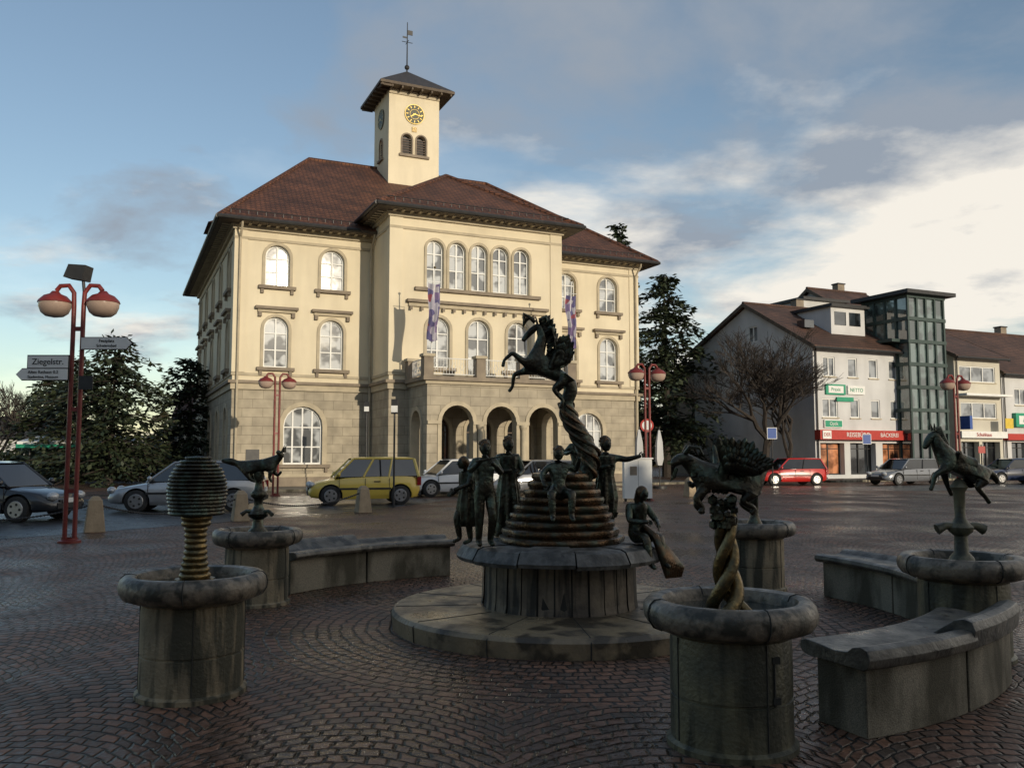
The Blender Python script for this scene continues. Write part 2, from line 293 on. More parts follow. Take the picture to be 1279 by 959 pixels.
# ================================================================= TOWN HALL
CLK=pm('clock_gilding',(.62,.45,.12),(.45,.32,.08),5,.4,metal=.4)
CLKF=pm('clock_face',(.05,.055,.03),(.035,.04,.025),5,.5)
DKROOF=pm('tower_slate',(.045,.04,.04),(.03,.028,.028),3,.6,bump=.4)
TH=R(24.5)
def town_hall():
    E=empty('town_hall',(-13,40,0),TH)
    W=22.2;D=20.;P1=6.6;P2=15.6;PT=-3.1;EZ=12.5;EZ2=13.1;SC=4.75
    walls=Part('walls'); wn=Part('windows'); tr=Part('stone_trim')
    F0=Fr((0,0),(1,0),(0,1)); FL=Fr((0,0),(0,1),(1,0)); FP=Fr((0,PT),(1,0),(0,1))
    FPL=Fr((P1,PT),(0,1),(1,0)); FPR=Fr((P2,PT),(0,1),(-1,0)); FR=Fr((W,0),(0,1),(-1,0)); FB=Fr((0,D),(1,0),(0,-1))
    up=(9.62,1.15,1.98); mid=(5.72,1.15,2.42)
    def wing(fr,a0,a1,cxs,gx,gw=1.85):
        h1=[];h0=[]
        for c in cxs:
            h1.append(arch(c,up[0],up[1],up[2])); window(wn,fr,c,*up,glass=GLASSB)
            h1.append(arch(c,mid[0],mid[1],mid[2])); window(wn,fr,c,*mid,hood=True,sill=True,glass=GLASSB)
        for c in gx:
            h0.append(arch(c,1.15,gw,2.75)); window(wn,fr,c,1.15,gw,2.75,reveal=ASHLAR,sur=.22,surmat=STONETRIM,sill=True,bars=(3,[.3,.64]),glass=GLASSB)
        wall(walls,STUCCO,fr,a0,a1,SC,EZ,h1); wall(walls,ASHLAR,fr,a0,a1,0,SC,h0)
    wing(F0,0,P1,[1.95,4.6],[3.3]); wing(F0,P2,W,[W-4.6,W-1.95],[W-3.3])
    wing(FL,0,D,[2.2,6.0,10,14,17.8],[2.2,6,10,14,17.8],1.3)
    wing(FR,0,D,[2.2,6.0,10,14,17.8],[2.2,6,10,14,17.8],1.3)
    wall(walls,STUCCO,FB,0,W,SC,EZ,[]); wall(walls,ASHLAR,FB,0,W,0,SC,[])
    holes=[]
    for k in range(5):
        c=11.1+(k-2)*1.14; holes.append(arch(c,9.55,.86,2.3)); window(wn,FP,c,9.55,.86,2.3,sur=.12,sill=False,glass=GLASSB,bars=(1,[.4,.72]))
    for c in(9.0,11.1,13.2):
        hh=2.9 if c==11.1 else 2.42; z=8.14-hh
        holes.append(arch(c,z,1.15,hh)); window(wn,FP,c,z,1.15,hh,hood=False,sill=c!=11.1,glass=GLASSB)
    wall(walls,STUCCO,FP,P1,P2,SC,EZ2,holes)
    holes=[]
    for c in(8.95,11.1,13.25):
        holes.append(arch(c,.5,1.3,2.9)); window(wn,FP,c,.5,1.3,2.9,reveal=ASHLAR,sur=.15,sill=False,glass=GLASSD,fmat=WOOD,bars=(1,[.3,.75]))
    wall(walls,ASHLAR,FP,P1,P2,0,SC,holes)
    for fr in(FPL,FPR):
        wall(walls,STUCCO,fr,0,-PT,SC,EZ2,[]); wall(walls,ASHLAR,fr,0,-PT,0,SC,[])
    def course(z0,z1,d,mat,proj=True):
        tr.box(mat,-d,P1-.0,-d,.05,z0,z1); tr.box(mat,P2,W+d,-d,.05,z0,z1)
        tr.box(mat,-d,.05,.05,D+d,z0,z1); tr.box(mat,W-.05,W+d,.05,D+d,z0,z1)
        tr.box(mat,P1-d,P2+d,PT-d,PT+.05,z0,z1); tr.box(mat,P1-d,P1+.05,PT+.05,-d-.003,z0,z1); tr.box(mat,P2-.05,P2+d,PT+.05,-d-.003,z0,z1)
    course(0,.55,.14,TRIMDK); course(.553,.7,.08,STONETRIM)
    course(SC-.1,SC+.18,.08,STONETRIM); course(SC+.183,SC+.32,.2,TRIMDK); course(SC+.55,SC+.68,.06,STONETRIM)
    tr.box(STONETRIM,P1+.9,P2-.9,PT-.12,PT-.003,8.58,8.76); tr.box(TRIMDK,P1+.8,P2-.8,PT-.28,PT-.003,8.763,8.9)
    tr.box(TRIMDK,P1+1.2,P2-1.2,PT-.18,PT-.003,9.36,9.52)
    for k in range(14):
        x=P1+1.+k*(7)/13; tr.box(TRIMDK,x-.06,x+.06,PT-.2,PT-.123,8.4,8.577)
    for z0,z1,d,m in((EZ-.75,EZ-.62,.06,STONETRIM),(EZ-.3,EZ-.15,.14,STONETRIM),(EZ-.147,EZ,.24,STONETRIM)):
        tr.box(m,-d,P1-.0,-d,-.003,z0,z1); tr.box(m,P2,W+d,-d,-.003,z0,z1); tr.box(m,-d,-.003,.0,D+d,z0,z1); tr.box(m,W+.003,W+d,0,D+d,z0,z1)
    for z0,z1,d,m in((EZ2-.85,EZ2-.72,.06,STONETRIM),(EZ2-.3,EZ2-.15,.14,STONETRIM),(EZ2-.147,EZ2,.24,STONETRIM)):
        tr.box(m,P1-d,P2+d,PT-d,PT-.003,z0,z1); tr.box(m,P1-d,P1-.003,PT,-d,z0,z1); tr.box(m,P2+.003,P2+d,PT,-d,z0,z1)
    for x in [i*.42+.1 for i in range(16)]:
        tr.box(STONETRIM,x,x+.14,-.62,-.243,EZ-.12,EZ+.06); tr.box(STONETRIM,P2+x-.05,P2+x+.09,-.62,-.243,EZ-.12,EZ+.06)
    for x in [P1+i*.42 for i in range(22)]: tr.box(STONETRIM,x,x+.14,PT-.62,PT-.243,EZ2-.12,EZ2+.06)
    for y in [i*.42 for i in range(48)]: tr.box(STONETRIM,-.62,-.243,y,y+.14,EZ-.12,EZ+.06)
    for y in [PT+i*.42 for i in range(8)]: tr.box(STONETRIM,P1-.62,P1-.243,y,y+.14,EZ2-.12,EZ2+.06)
    for (x0,x1,y0,y1,zt) in((-.05,.55,-.05,-.002,EZ-.3),(-.05,-.002,.0,.55,EZ-.3),(W-.55,W+.05,-.05,-.002,EZ-.3),(P1-.05,P1+.6,PT-.05,PT-.002,EZ2-.3),(P2-.6,P2+.05,PT-.05,PT-.002,EZ2-.3),(P1-.05,P1-.002,PT,PT+.5,EZ2-.3)):
        tr.box(STUCCO,x0,x1,y0,y1,SC+.7,zt)
    walls.build(E); wn.build(E); tr.build(E)
    rf=Part('roof'); o=.85; e=EZ+.07; rz=19.5
    A=(-o,-o,e);B=(W+o,-o,e);C=(W+o,D+o,e);Dd=(-o,D+o,e); r1=(5.3,10,rz); r2=(16.9,10,rz)
    def prism(mat,pts,th=.14):
        rf.face(mat,pts); rf.face(SOFFIT,[(p[0],p[1],p[2]-th) for p in pts])
    prism(ROOF,[A,B,r2,r1]); prism(ROOF,[B,C,r2]); prism(ROOF,[C,Dd,r1,r2]); prism(ROOF,[Dd,A,r1])
    for a,b in((A,B),(B,C),(C,Dd),(Dd,A)):
        rf.face(SOFFIT,[a,b,(b[0],b[1],b[2]-.14),(a[0],a[1],a[2]-.14)])
    e2=EZ2+.07; ap=(11.1,1.7,16.75)
    tb=7.0
    a=(P1-o,PT-o,e2);b=(P2+o,PT-o,e2)
    bk=(11.1,tb,16.75)
    prism(ROOF,[a,b,ap]); prism(ROOF,[b,(P2+o,.2,e2),bk,ap]); prism(ROOF,[(P1-o,.2,e2),a,ap,bk])
    for p,q in((a,b),(b,(P2+o,.2,e2)),(a,(P1-o,.2,e2))): rf.face(SOFFIT,[p,q,(q[0],q[1],q[2]-.14),(p[0],p[1],p[2]-.14)])
    rf.face(SOFFIT,[(-o,-o,e-.145),(W+o,-o,e-.145),(W+o,.1,e-.145),(-o,.1,e-.145)]); rf.face(SOFFIT,[(-o,.1,e-.145),(.1,.1,e-.145),(.1,D+o,e-.145),(-o,D+o,e-.145)])
    rf.face(SOFFIT,[(P1-o,PT-o,e2-.145),(P2+o,PT-o,e2-.145),(P2+o,.1,e2-.145),(P1-o,.1,e2-.145)])
    def ridge(p,q,r=.13): rf.tube(ROOF,[p,q],r,8)
    ridge(r1,r2);ridge(A,r1);ridge(B,r2);ridge(a,ap);ridge(b,ap);ridge(ap,bk)
    def gut(p,q): rf.tube(DARKM,[p,q],.1,8)
    gut((-o-.08,-o-.08,e-.05),(P1-.9,-o-.08,e-.05)); gut((P2+.9,-o-.08,e-.05),(W+o+.08,-o-.08,e-.05)); gut((-o-.08,-o-.08,e-.05),(-o-.08,D+o,e-.05)); gut((W+o+.08,-o-.08,e-.05),(W+o+.08,D+o,e-.05))
    gut((P1-o-.08,PT-o-.08,e2-.05),(P2+o+.08,PT-o-.08,e2-.05)); gut((P1-o-.08,PT-o-.08,e2-.05),(P1-o-.08,-.2,e2-.05)); gut((P2+o+.08,PT-o-.08,e2-.05),(P2+o+.08,-.2,e2-.05))
    sl=(rz-e)/(10+o)
    def sg(x0,x1,y,z):
        rf.tube(DARKM,[(x0,y,z+.16),(x1,y,z+.16)],.025,5); x=x0
        while x<x1: rf.box(DARKM,x,x+.03,y-.015,y+.015,z-.02,z+.17); x+=.4
    sg(-.3,P1-1.,-o+.5,e+sl*.5); sg(P2+1,W+.3,-o+.5,e+sl*.5); s2=(16.75-e2)/(1.7-PT+o); sg(P1-.3,P2+.3,PT-o+.5,e2+s2*.5)
    rf.build(E)
    dm=Part('dormer'); y0=8.;
    dm.box(SOFFIT,-.3,2.5,y0,y0+2.4,EZ+.2,EZ+1.9); dm.hexa(ROOF,[(-.6,y0-.3,EZ+1.9),(3.2,y0-.3,EZ+1.9),(3.2,y0+2.7,EZ+1.9),(-.6,y0+2.7,EZ+1.9),(0.2,y0+.9,EZ+2.5),(3.2,y0+.9,EZ+2.5),(3.2,y0+1.5,EZ+2.5),(.2,y0+1.5,EZ+2.5)]); dm.build(E)
    dp=Part('downpipes')
    for x,y,z in((.2,-.12,EZ),(W-.2,-.12,EZ),(P1-.12,-.15,EZ)):
        dp.tube(STONETRIM,[(x,y-.65,z-.05),(x,y-.6,z-.25),(x,y-.05,z-.7),(x,y-.05,.3)],.055,8)
    dp.build(E,smooth=40)
    tw=Part('clock_tower'); c=11.1;hw=1.6;t0=7.4;t1=t0+3.2;zt=23.7;zb=15.5
    FF=Fr((c-hw,t0),(1,0),(0,1)); FLt=Fr((c-hw,t0),(0,1),(1,0)); FRt=Fr((c+hw,t0),(0,1),(-1,0)); FBt=Fr((c-hw,t1),(1,0),(0,-1))
    for fr,two in((FF,2),(FLt,1),(FRt,1),(FBt,2)):
        cs=(1.15,2.05) if two==2 else (1.6,)
        wall(tw,STUCCO,fr,0,3.2,zb,zt,[arch(x,19.75,.6,1.25,8) for x in cs])
        for x in cs:
            oo=arch(x,19.75,.6,1.25,8)
            for k in range(len(oo)):
                k2=(k+1)%len(oo); tw.face(STUCCO,[fr.p(*oo[k],0),fr.p(*oo[k2],0),fr.p(*oo[k2],.3),fr.p(*oo[k],.3)])
            tw.face(DARKM,[fr.p(*q,.3) for q in oo])
            ring(tw,TRIMDK,fr,arch(x,19.75,.78,1.34,8),arch(x,19.752,.6,1.25,8),-.05,.01)
            for q in range(7): wbox(tw,WOOD,fr,x-.3,x+.3,19.8+q*.15,19.84+q*.15,.05,.16)
        wbox(tw,TRIMDK,fr,min(cs)-.5,max(cs)+.5,19.6,19.747,-.14,.02)
        if two==2: wbox(tw,STONETRIM,fr,.0,3.2,zt-.3,zt-.16,-.08,-.003)
        zc=22.3;r=.62
        n=32
        tw.face(CLKF,[fr.p(1.6+r*math.cos(2*math.pi*k/n),zc+r*math.sin(2*math.pi*k/n),-.05) for k in range(n)])
        for k in range(n):
            a,b=2*math.pi*k/n,2*math.pi*(k+1)/n
            for ra,rb in((r,r-.035),(r*.5,r*.47)):
                tw.face(CLK,[fr.p(1.6+ra*math.cos(a),zc+ra*math.sin(a),-.07),fr.p(1.6+ra*math.cos(b),zc+ra*math.sin(b),-.07),fr.p(1.6+rb*math.cos(b),zc+rb*math.sin(b),-.07),fr.p(1.6+rb*math.cos(a),zc+rb*math.sin(a),-.07)])
            tw.face(DARKM,[fr.p(1.6+r*math.cos(a),zc+r*math.sin(a),-.07),fr.p(1.6+r*math.cos(b),zc+r*math.sin(b),-.07),fr.p(1.6+r*math.cos(b),zc+r*math.sin(b),.0),fr.p(1.6+r*math.cos(a),zc+r*math.sin(a),.0)])
        def bar(a,l0,l1,w,d):
            ux,uz=math.sin(a),math.cos(a); px,pz=uz,-ux
            tw.face(CLK,[fr.p(1.6+ux*l0-px*w,zc+uz*l0-pz*w,d),fr.p(1.6+ux*l0+px*w,zc+uz*l0+pz*w,d),fr.p(1.6+ux*l1+px*w,zc+uz*l1+pz*w,d),fr.p(1.6+ux*l1-px*w,zc+uz*l1-pz*w,d)])
        for h in range(12): bar(2*math.pi*h/12,r*.64,r*.86,.024,-.072)
        bar(R(-125),-.08,r*.5,.035,-.09); bar(R(100),-.1,r*.75,.025,-.095)
        if two==2: wbox(tw,GOLD,fr,1.45,1.75,21.2,21.5,-.04,.0)
    ov=.75; z0=zt
    e0=[(c-hw-ov,t0-ov,z0),(c+hw+ov,t0-ov,z0),(c+hw+ov,t1+ov,z0),(c-hw-ov,t1+ov,z0)]
    apx=(c,t0+1.6,25.7)
    tw.face(SOFFIT,e0)
    for k in range(4):
        p,q=e0[k],e0[(k+1)%4]; tw.face(SOFFIT,[p,q,(q[0],q[1],q[2]+.16),(p[0],p[1],p[2]+.16)]); tw.face(DKROOF,[(p[0],p[1],z0+.16),(q[0],q[1],z0+.16),apx])
    for k in range(8):
        y=t0-ov+.1+k*.62; tw.box(SOFFIT,c-hw-ov+.05,c-hw-.003,y,y+.1,z0-.14,z0-.003); x=c-hw-ov+.1+k*.62; tw.box(SOFFIT,x,x+.1,t0-ov+.05,t0-.003,z0-.14,z0-.003)
    tw.build(E)
    wv=Part('weather_vane'); x,y=c,t0+1.6
    wv.tube(DARKM,[(x,y,25.5),(x,y,28.9)],[.05,.025],8); wv.ball(DARKM,(x,y,25.95),.16); wv.tube(DARKM,[(x-.35,y,27.6),(x+.35,y,27.6)],.02,6)
    wv.box(DARKM,x-.02,x+.35,y-.02,y+.02,28.1,28.4); wv.box(DARKM,x-.3,x,y-.015,y+.015,27.85,27.95); wv.tube(DARKM,[(x,y-.3,27.6),(x,y+.3,27.6)],.02,6); wv.build(E)
    # portico
    po=Part('portico'); a0=7.55;a1=14.65;q0=-5.8;DZ=4.72
    Fq=Fr((0,q0),(1,0),(0,1)); cs=(8.97,11.1,13.23); aw=1.5;ah=3.5
    po_holes=[arch(x,.3,aw,ah) for x in cs]
    wall(po,ASHLAR,Fq,a0,a1,.0,DZ,po_holes)
    Fqb=Fr((0,q0+.45),(1,0),(0,1)); wall(po,ASHLAR,Fqb,a0+.45,a1-.45,.0,DZ,po_holes)
    for x in cs:
        oo=arch(x,.3,aw,ah)
        for k in range(len(oo)):
            k2=(k+1)%len(oo); po.face(STONETRIM,[Fq.p(*oo[k],0),Fq.p(*oo[k2],0),Fq.p(*oo[k2],.45),Fq.p(*oo[k],.45)])
        ring(po,STONETRIM,Fq,arch(x,.3,aw+.36,ah+.18),oo,-.05,.0)
    for x0,nn in((a0,1),(a1,-1)):
        for dd in (0,.45):
            fr=Fr((x0+nn*dd,q0),(0,1),(nn,0)); wall(po,ASHLAR,fr,.0 if dd==0 else .45,2.7,.0,DZ,[arch(1.45,.3,1.3,3.3)])
        fr=Fr((x0,q0),(0,1),(nn,0)); oo=arch(1.45,.3,1.3,3.3)
        for k in range(len(oo)):
            k2=(k+1)%len(oo); po.face(STONETRIM,[fr.p(*oo[k],0),fr.p(*oo[k2],0),fr.p(*oo[k2],.45),fr.p(*oo[k],.45)])
        ring(po,STONETRIM,fr,arch(1.45,.3,1.3+.36,3.48),oo,-.05,.0)
    for x in (a0+.33,10.03,12.17,a1-.33): wbox(po,STONETRIM,Fq,x-.32,x+.32,2.95,3.1,-.1,-.002)
    for x in (10.03,12.17): po.lathe(STONETRIM,(x,q0-.13,.3),[(.17,0),(.17,.12),(.13,.2),(.115,2.4),(.17,2.55),(.17,2.645)],16)
    po.box(STONETRIM,a0-.1,a1+.1,q0-.1,PT-.09,DZ,DZ+.15); po.box(TRIMDK,a0-.25,a1+.25,q0-.25,PT-.09,DZ+.153,DZ+.33)
    for k in range(5): po.box(GRANITE,a0-.2,a1+.2,q0-.35*(5-k),q0-.02,.06*k,.06*(k+1))
    po.box(GRANITE,a0+.46,a1-.46,q0+.02,PT-.2,.0,.3)
    po.build(E)
    bl=Part('balcony_railing'); zb=DZ+.33
    def post(x,y): bl.box(TRIMDK,x-.22,x+.22,y-.22,y+.22,zb,zb+.85); bl.box(STONETRIM,x-.28,x+.28,y-.28,y+.28,zb+.853,zb+.98)
    xs=[a0,10.03,12.17,a1]
    for x in xs: post(x,q0+.0)
    post(a0,PT-.4)
    def rail(p,q):
        p=V(p);q=V(q); L=(q-p).length
        for z in(.12,.82): bl.tube(WHITE,[(p.x,p.y,zb+z),(q.x,q.y,zb+z)],.022,6)
        n=int(L/.13)
        for k in range(n+1):
            t=p.lerp(q,k/n); bl.tube(WHITE,[(t.x,t.y,zb+.12),(t.x,t.y,zb+.82)],.011,4)
        for k in range(n//3):
            t=p.lerp(q,(k*3+1.5)/n)
            bl.tube(WHITE,[t+V((0,0,zb+.3)),t+(q-p).normalized()*.13+V((0,0,zb+.47)),t+V((0,0,zb+.64)),t-(q-p).normalized()*.13+V((0,0,zb+.47)),t+V((0,0,zb+.3))],.012,4)
    for k in range(3): rail((xs[k]+.22,q0,0),(xs[k+1]-.22,q0,0))
    rail((a0,q0+.22,0),(a0,PT-.62,0)); rail((a1,q0+.22,0),(a1,PT-.1,0))
    bl.build(E)
    for x,nm,sd in((a0+.1,'flag',1),(a1-.2,'flag',-1)):
        fl=Part(nm); y=q0-.1; FM=banner_mat('printed_banner',sd*3.7)
        fl.tube(WHITE,[(x,y,zb),(x+.0,y-.5,zb+4.7)],[.035,.025],8); fl.ball(GOLD,(x,y-.5,zb+4.72),.06)
        fl.tube(WHITE,[(x-.3,y-.46,zb+4.1),(x+.3,y-.46,zb+4.1)],.015,6)
        nx,nz=14,24; zt_=zb+4.05
        for i in range(nx):
            for j in range(nz):
                def pt(i,j):
                    u=i/nx;v=j/nz; tw_=.27*(1-.15*v+.10*math.sin(v*7))
                    return (x+(u-.5)*2*tw_+.09*math.sin(v*4+sd)*v,y-.46+.07*math.sin(u*13+v*3)+.05*math.sin(v*9),zt_-v*2.5-.08*math.sin(u*3))
                fl.face(FM,[pt(i,j),pt(i+1,j),pt(i+1,j+1),pt(i,j+1)])
        fl.build(E,smooth=60)
    sg_=Part('notice_board'); sg_.box(DARKM,.7,1.3,-.06,-.003,1.35,1.85); sg_.build(E)
town_hall()
# ================================================================= houses
def house(name,o,rz,W,D,eave,ridge,wmat,front,gable=None,roof=None,shop=None,ov=.5,glassf=None,fmat=None,eback=None):
    E=empty(name,(o[0],o[1],0),R(rz)); roof=roof or ROOF2
    w=Part('walls'); wi=Part('windows')
    F0=Fr((0,0),(1,0),(0,1)); FL=Fr((0,0),(0,1),(1,0)); FR=Fr((W,0),(0,1),(-1,0)); FB=Fr((0,D),(1,0),(0,-1))
    eb=eback or eave
    holes=[rect(*q) for q in front]
    for q in front: window(wi,F0,*q,arched=False,reveal=wmat,sur=0,sill=False,glass=glassf or GLASS,depth=.14,bars=(1 if q[2]>.9 and q[2]<3 else (int(q[2]/1.4)),[]),fmat=fmat)
    for q in front:
        if q[1]>3.3: wbox(wi,STONETRIM,F0,q[0]-q[2]/2-.06,q[0]+q[2]/2+.06,q[1]-.07,q[1]-.003,-.08,.02)
    if shop:
        for q in shop:
            holes.append(rect(*q)); window(wi,F0,*q,arched=False,reveal=wmat,sur=0,sill=False,glass=random.choice([GLASSD,SHOPLIT,GLASSD]),depth=.5,bars=(max(1,int(q[2]/1.5)),[.82]),fmat=DARKM)
    wall(w,wmat,F0,0,W,0,eave,holes)
    top=[(D,eb),(D/2,ridge-.05),(0,eave)]
    gh=[rect(*q) for q in (gable or [])]
    for q in (gable or []): window(wi,FL,*q,arched=False,reveal=wmat,sur=0,sill=False,depth=.14,bars=(1,[]),fmat=fmat)
    wall(w,wmat,FL,0,D,0,0,gh,top=top); wall(w,wmat,FR,0,D,0,0,[],top=top); wall(w,wmat,FB,0,W,0,eb,[])
    w.build(E); wi.build(E)
    r=Part('roof'); sl=(ridge-eave)/(D/2); sb=(ridge-eb)/(D/2)
    for (y0,z0),(y1,z1) in (((-ov,eave-ov*sl),(D/2,ridge)),((D+ov,eb-ov*sb),(D/2,ridge))):
        r.hexa(roof,[(-.35,y0,z0),(W+.35,y0,z0),(W+.35,y1,z1),(-.35,y1,z1),(-.35,y0,z0+.2),(W+.35,y0,z0+.2),(W+.35,y1,z1+.2),(-.35,y1,z1+.2)])
        for x in(-.37,W+.355): r.hexa(SOFFIT,[(x,y0,z0-.06),(x+.015,y0,z0-.06),(x+.015,y1,z1-.06),(x,y1,z1-.06),(x,y0,z0+.22),(x+.015,y0,z0+.22),(x+.015,y1,z1+.22),(x,y1,z1+.22)])
    r.tube(roof,[(-.35,D/2,ridge+.2),(W+.35,D/2,ridge+.2)],.12,8)
    r.tube(DARKM,[(-.35,-ov-.07,eave-ov*sl+.05),(W+.35,-ov-.07,eave-ov*sl+.05)],.08,8)
    r.tube(DARKM,[(.15,-.1,eave-.1),(.15,-.1,.1)],.05,6)
    r.build(E)
    c=Part('chimney'); c.box(TRIMDK,W*.6,W*.6+.7,D/2+.4,D/2+1,ridge-1,ridge+.9); c.box(DARKM,W*.6-.06,W*.6+.76,D/2+.34,D/2+1.06,ridge+.903,ridge+1.0); c.build(E)
    return E
def text(t,parent,loc,size,mat,rz=0):
    cu=bpy.data.curves.new('lettering','FONT'); cu.body=t; cu.size=size; cu.extrude=.003; cu.align_x='CENTER'; cu.align_y='CENTER'; cu.materials.append(mat)
    o=bpy.data.objects.new('lettering',cu); COL.objects.link(o); o.parent=parent; o.location=loc; o.rotation_euler=(R(90),0,rz)
HA=house('white_shop_house',(18.9,54),24.5,8.1,12.3,8.5,11.9,WALLW,
  [(1.3,6.55,1.0,1.25),(3.3,6.55,.8,1.25),(5.1,6.55,.8,1.25),(6.9,6.55,.8,1.25),(1.3,3.95,1.3,1.2),(3.4,3.95,.8,1.2),(5.2,3.95,.8,1.2),(6.9,3.95,.7,1.2)],
  gable=[(5.6,9.3,1.,1.1)],shop=[(1.4,.35,2.0,2.0),(4,.35,2.2,2.0),(6.7,.35,2.0,2.0)],eback=9.2)
s=Part('shop_fascia_and_awning'); s.box(REDS,-.05,8.2,-.5,-.02,2.55,3.15)
s.box(GREENS,.9,2.55,-.12,-.02,5.4,6.05); s.box(WHITE,1.1,2.35,-.135,-.123,5.5,5.95); s.box(WHITE,2.75,4.2,-.12,-.02,5.45,6.0); s.box(WHITE,.7,2.2,-.12,-.02,3.3,3.8); s.box(GREENS,.75,2.15,-.13,-.122,3.35,3.75); s.box(GREENS,1.8,3.2,-.12,-.02,4.98,5.25)
s.box(WHITE,7.3,8.,-.56,-.503,2.6,3.1); s.box(WHITE,.1,.8,-.56,-.503,2.6,3.1)
s.build(HA)
text('REISEBÜRO',HA,(3.1,-.515,2.85),.4,WHITE); text('DER',HA,(.45,-.57,2.85),.3,REDS); text('BÄCKEREI',HA,(5.8,-.515,2.85),.36,WHITE); text('NETTO',HA,(3.47,-.13,5.72),.34,GREENS); text('Praxis',HA,(1.7,-.145,5.72),.32,GREENS); text('Optik',HA,(1.45,-.14,3.55),.3,WHITE)
s=Part('roof_dormer'); s.box(WALLW,3.2,6.2,1.6,6.2,9.2,11.4); s.box(GLASSD,3.5,4.5,1.57,1.597,10.2,11.1); s.box(GLASSD,4.8,5.8,1.57,1.597,10.2,11.1); s.box(DARKM,3.0,6.4,1.3,6.3,11.4,11.6); s.box(GLASSD,1.2,2.0,1.9,2.6,9.95,10.45);s.build(HA)
house('white_house',(25.3,62.),24.5,5.5,10,11.3,14.3,WALLW,[(1.5,9,1,1.3),(3.6,9,1,1.3)],gable=[(5,12,1,1)])
E=empty('white_flat_roof_block',(21.3,62.5,0),R(24.5)); s=Part('walls'); s.box(WALLW,0,4,0,6,0,12.9); s.box(DARKM,-.25,4.25,-.3,6.25,12.9,13.1); s.box(GLASSD,.6,1.6,-.03,-.005,11.2,12.2); s.build(E)
E=empty('glass_stair_tower',(25.9,56.1,0),R(24.5)); s=Part('glazing'); f=Part('steel_frame')
GLASS2=glassmat('greenish_glass',(.12,.17,.165))
s.box(GLASS2,0,3.3,0,3.6,3.2,12.1); s.box(GLASSD,0,3.3,0,3.6,0.003,3.0)
for x in(0,.82,1.65,2.47,3.3): f.box(GREENM,x-.07,x+.07,-.1,.03,0,12.1)
for y in(.9,1.8,2.7,3.6): f.box(GREENM,-.1,.03,y-.07,y+.07,0,12.1)
for z in(3.0,4.4,5.9,7.4,8.9,10.4,11.9):
    f.box(GREENM,-.12,3.42,-.13,.02,z,z+.22); f.box(GREENM,-.12,.02,.023,3.7,z,z+.22)
f.box(DARKM,-.6,3.9,-.6,4.2,12.1,12.35); f.box(GREENM,-.9,-.15,.5,3.6,9.0,9.2)
s.build(E); f.build(E)
HC=house('cream_shop_house',(30.2,58.8),24.5,4.6,10,8.4,10.8,WALLC,[(2.3,6.6,3.6,1.1),(2.3,4.1,3.6,1.1)],shop=[(1.3,.3,1.8,2.2),(3.4,.3,1.8,2.2)])
s=Part('fascia'); s.box(WHITE,0,4.6,-.4,-.02,2.75,3.2); s.box(BLUES,-.2,.05,-1.2,-.45,3.3,4.2); s.box(WHITE,0,4.6,-.9,-.02,5.6,5.75); s.box(YELS,3.6,4.4,-1.0,-.95,3.4,4.1); s.build(HC); text('Schuhhaus',HC,(2.2,-.42,2.97),.36,REDS)
HD=house('white_gable_house',(35.2,62.),24.5,14,11,7.6,11.2,WALLW,[(2,5.2,1.3,1.2),(5,5.2,1.3,1.2),(8,5.2,1.3,1.2)],shop=[(2,.3,2.4,2.2),(5.2,.3,2.4,2.2)])
s=Part('pharmacy_sign'); s.box(GREENS,1.,5,-.3,-.02,3.6,4.6); s.box(WHITE,1.3,4.6,-.32,-.303,3.8,4.4); s.box(REDS,-.2,6,-.5,-.02,2.65,3.1); s.build(HD); text('APOTHEKE',HD,(2.95,-.33,4.1),.5,GREENS)
house('white_gable_house',(34.5,76),114,10,12,9.,13.5,WALLW,[(2,7,1.3,1.2),(5,7,1.3,1.2)])
HB=house('balcony_apartment_house',(17.5,70),24.5,8,9,8.2,9.5,TRIMDK,[(2,5.6,2.2,1.7),(5.6,5.6,2.2,1.7),(2,2.6,2.2,1.7),(5.6,2.6,2.2,1.7)])
s=Part('balconies')
for z in(2.3,5.3): s.box(WALLW,.3,7.5,-1.3,-.02,z,z+.2); s.box(WALLW,.3,7.5,-1.35,-1.25,z+.2,z+.9)
s.build(HB)
house('brown_roof_house',(-25.5,66),10,5.5,8,4.6,7.0,WALLC,[(1.8,1.3,1.3,1.3),(4.,1.3,1.3,1.3)])
house('distant_house',(-58,84),5,11,9,3.4,5.2,WALLW,[(2,1.3,1.3,1.3),(5,1.3,1.3,1.3)],roof=ROOFG)
s=Part('market_awning'); s.hexa(WHITE,[(-28,49,2.2),(-22,50,2.2),(-22,52,2.2),(-28,51,2.2),(-28,49,2.35),(-22,50,2.35),(-22,52,2.7),(-28,51,2.7)]); s.box(GREENS,-28,-22,48.9,48.95,2.0,2.2)
for x in(-27.8,-22.2): s.tube(DARKM,[(x,50,0),(x,50,2.2)],.05,6)
s.build()
x=60  # unseen houses assumed behind camera, added and sized to shade the square
for (wd,ev,rg,wm) in((13,9.3,12.9,WALLC),(12,9.0,12.3,WALLW),(14,9.6,13.3,WALLC),(12,8.9,12.3,WALLW),(13,9.4,12.7,WALLC),(13,9.2,12.9,WALLW),(12,9.0,12.4,WALLC)):
    fr=[(q*3+2,zz,1.2,1.5) for q in range(int((wd-2)/3)) for zz in(3.9,6.8)]
    house('shading_town_house',(x,-14),180,wd-.05,11,ev,rg,wm,fr,shop=[(3,.3,3,2.2),(8,.3,3,2.2)]); x-=wd
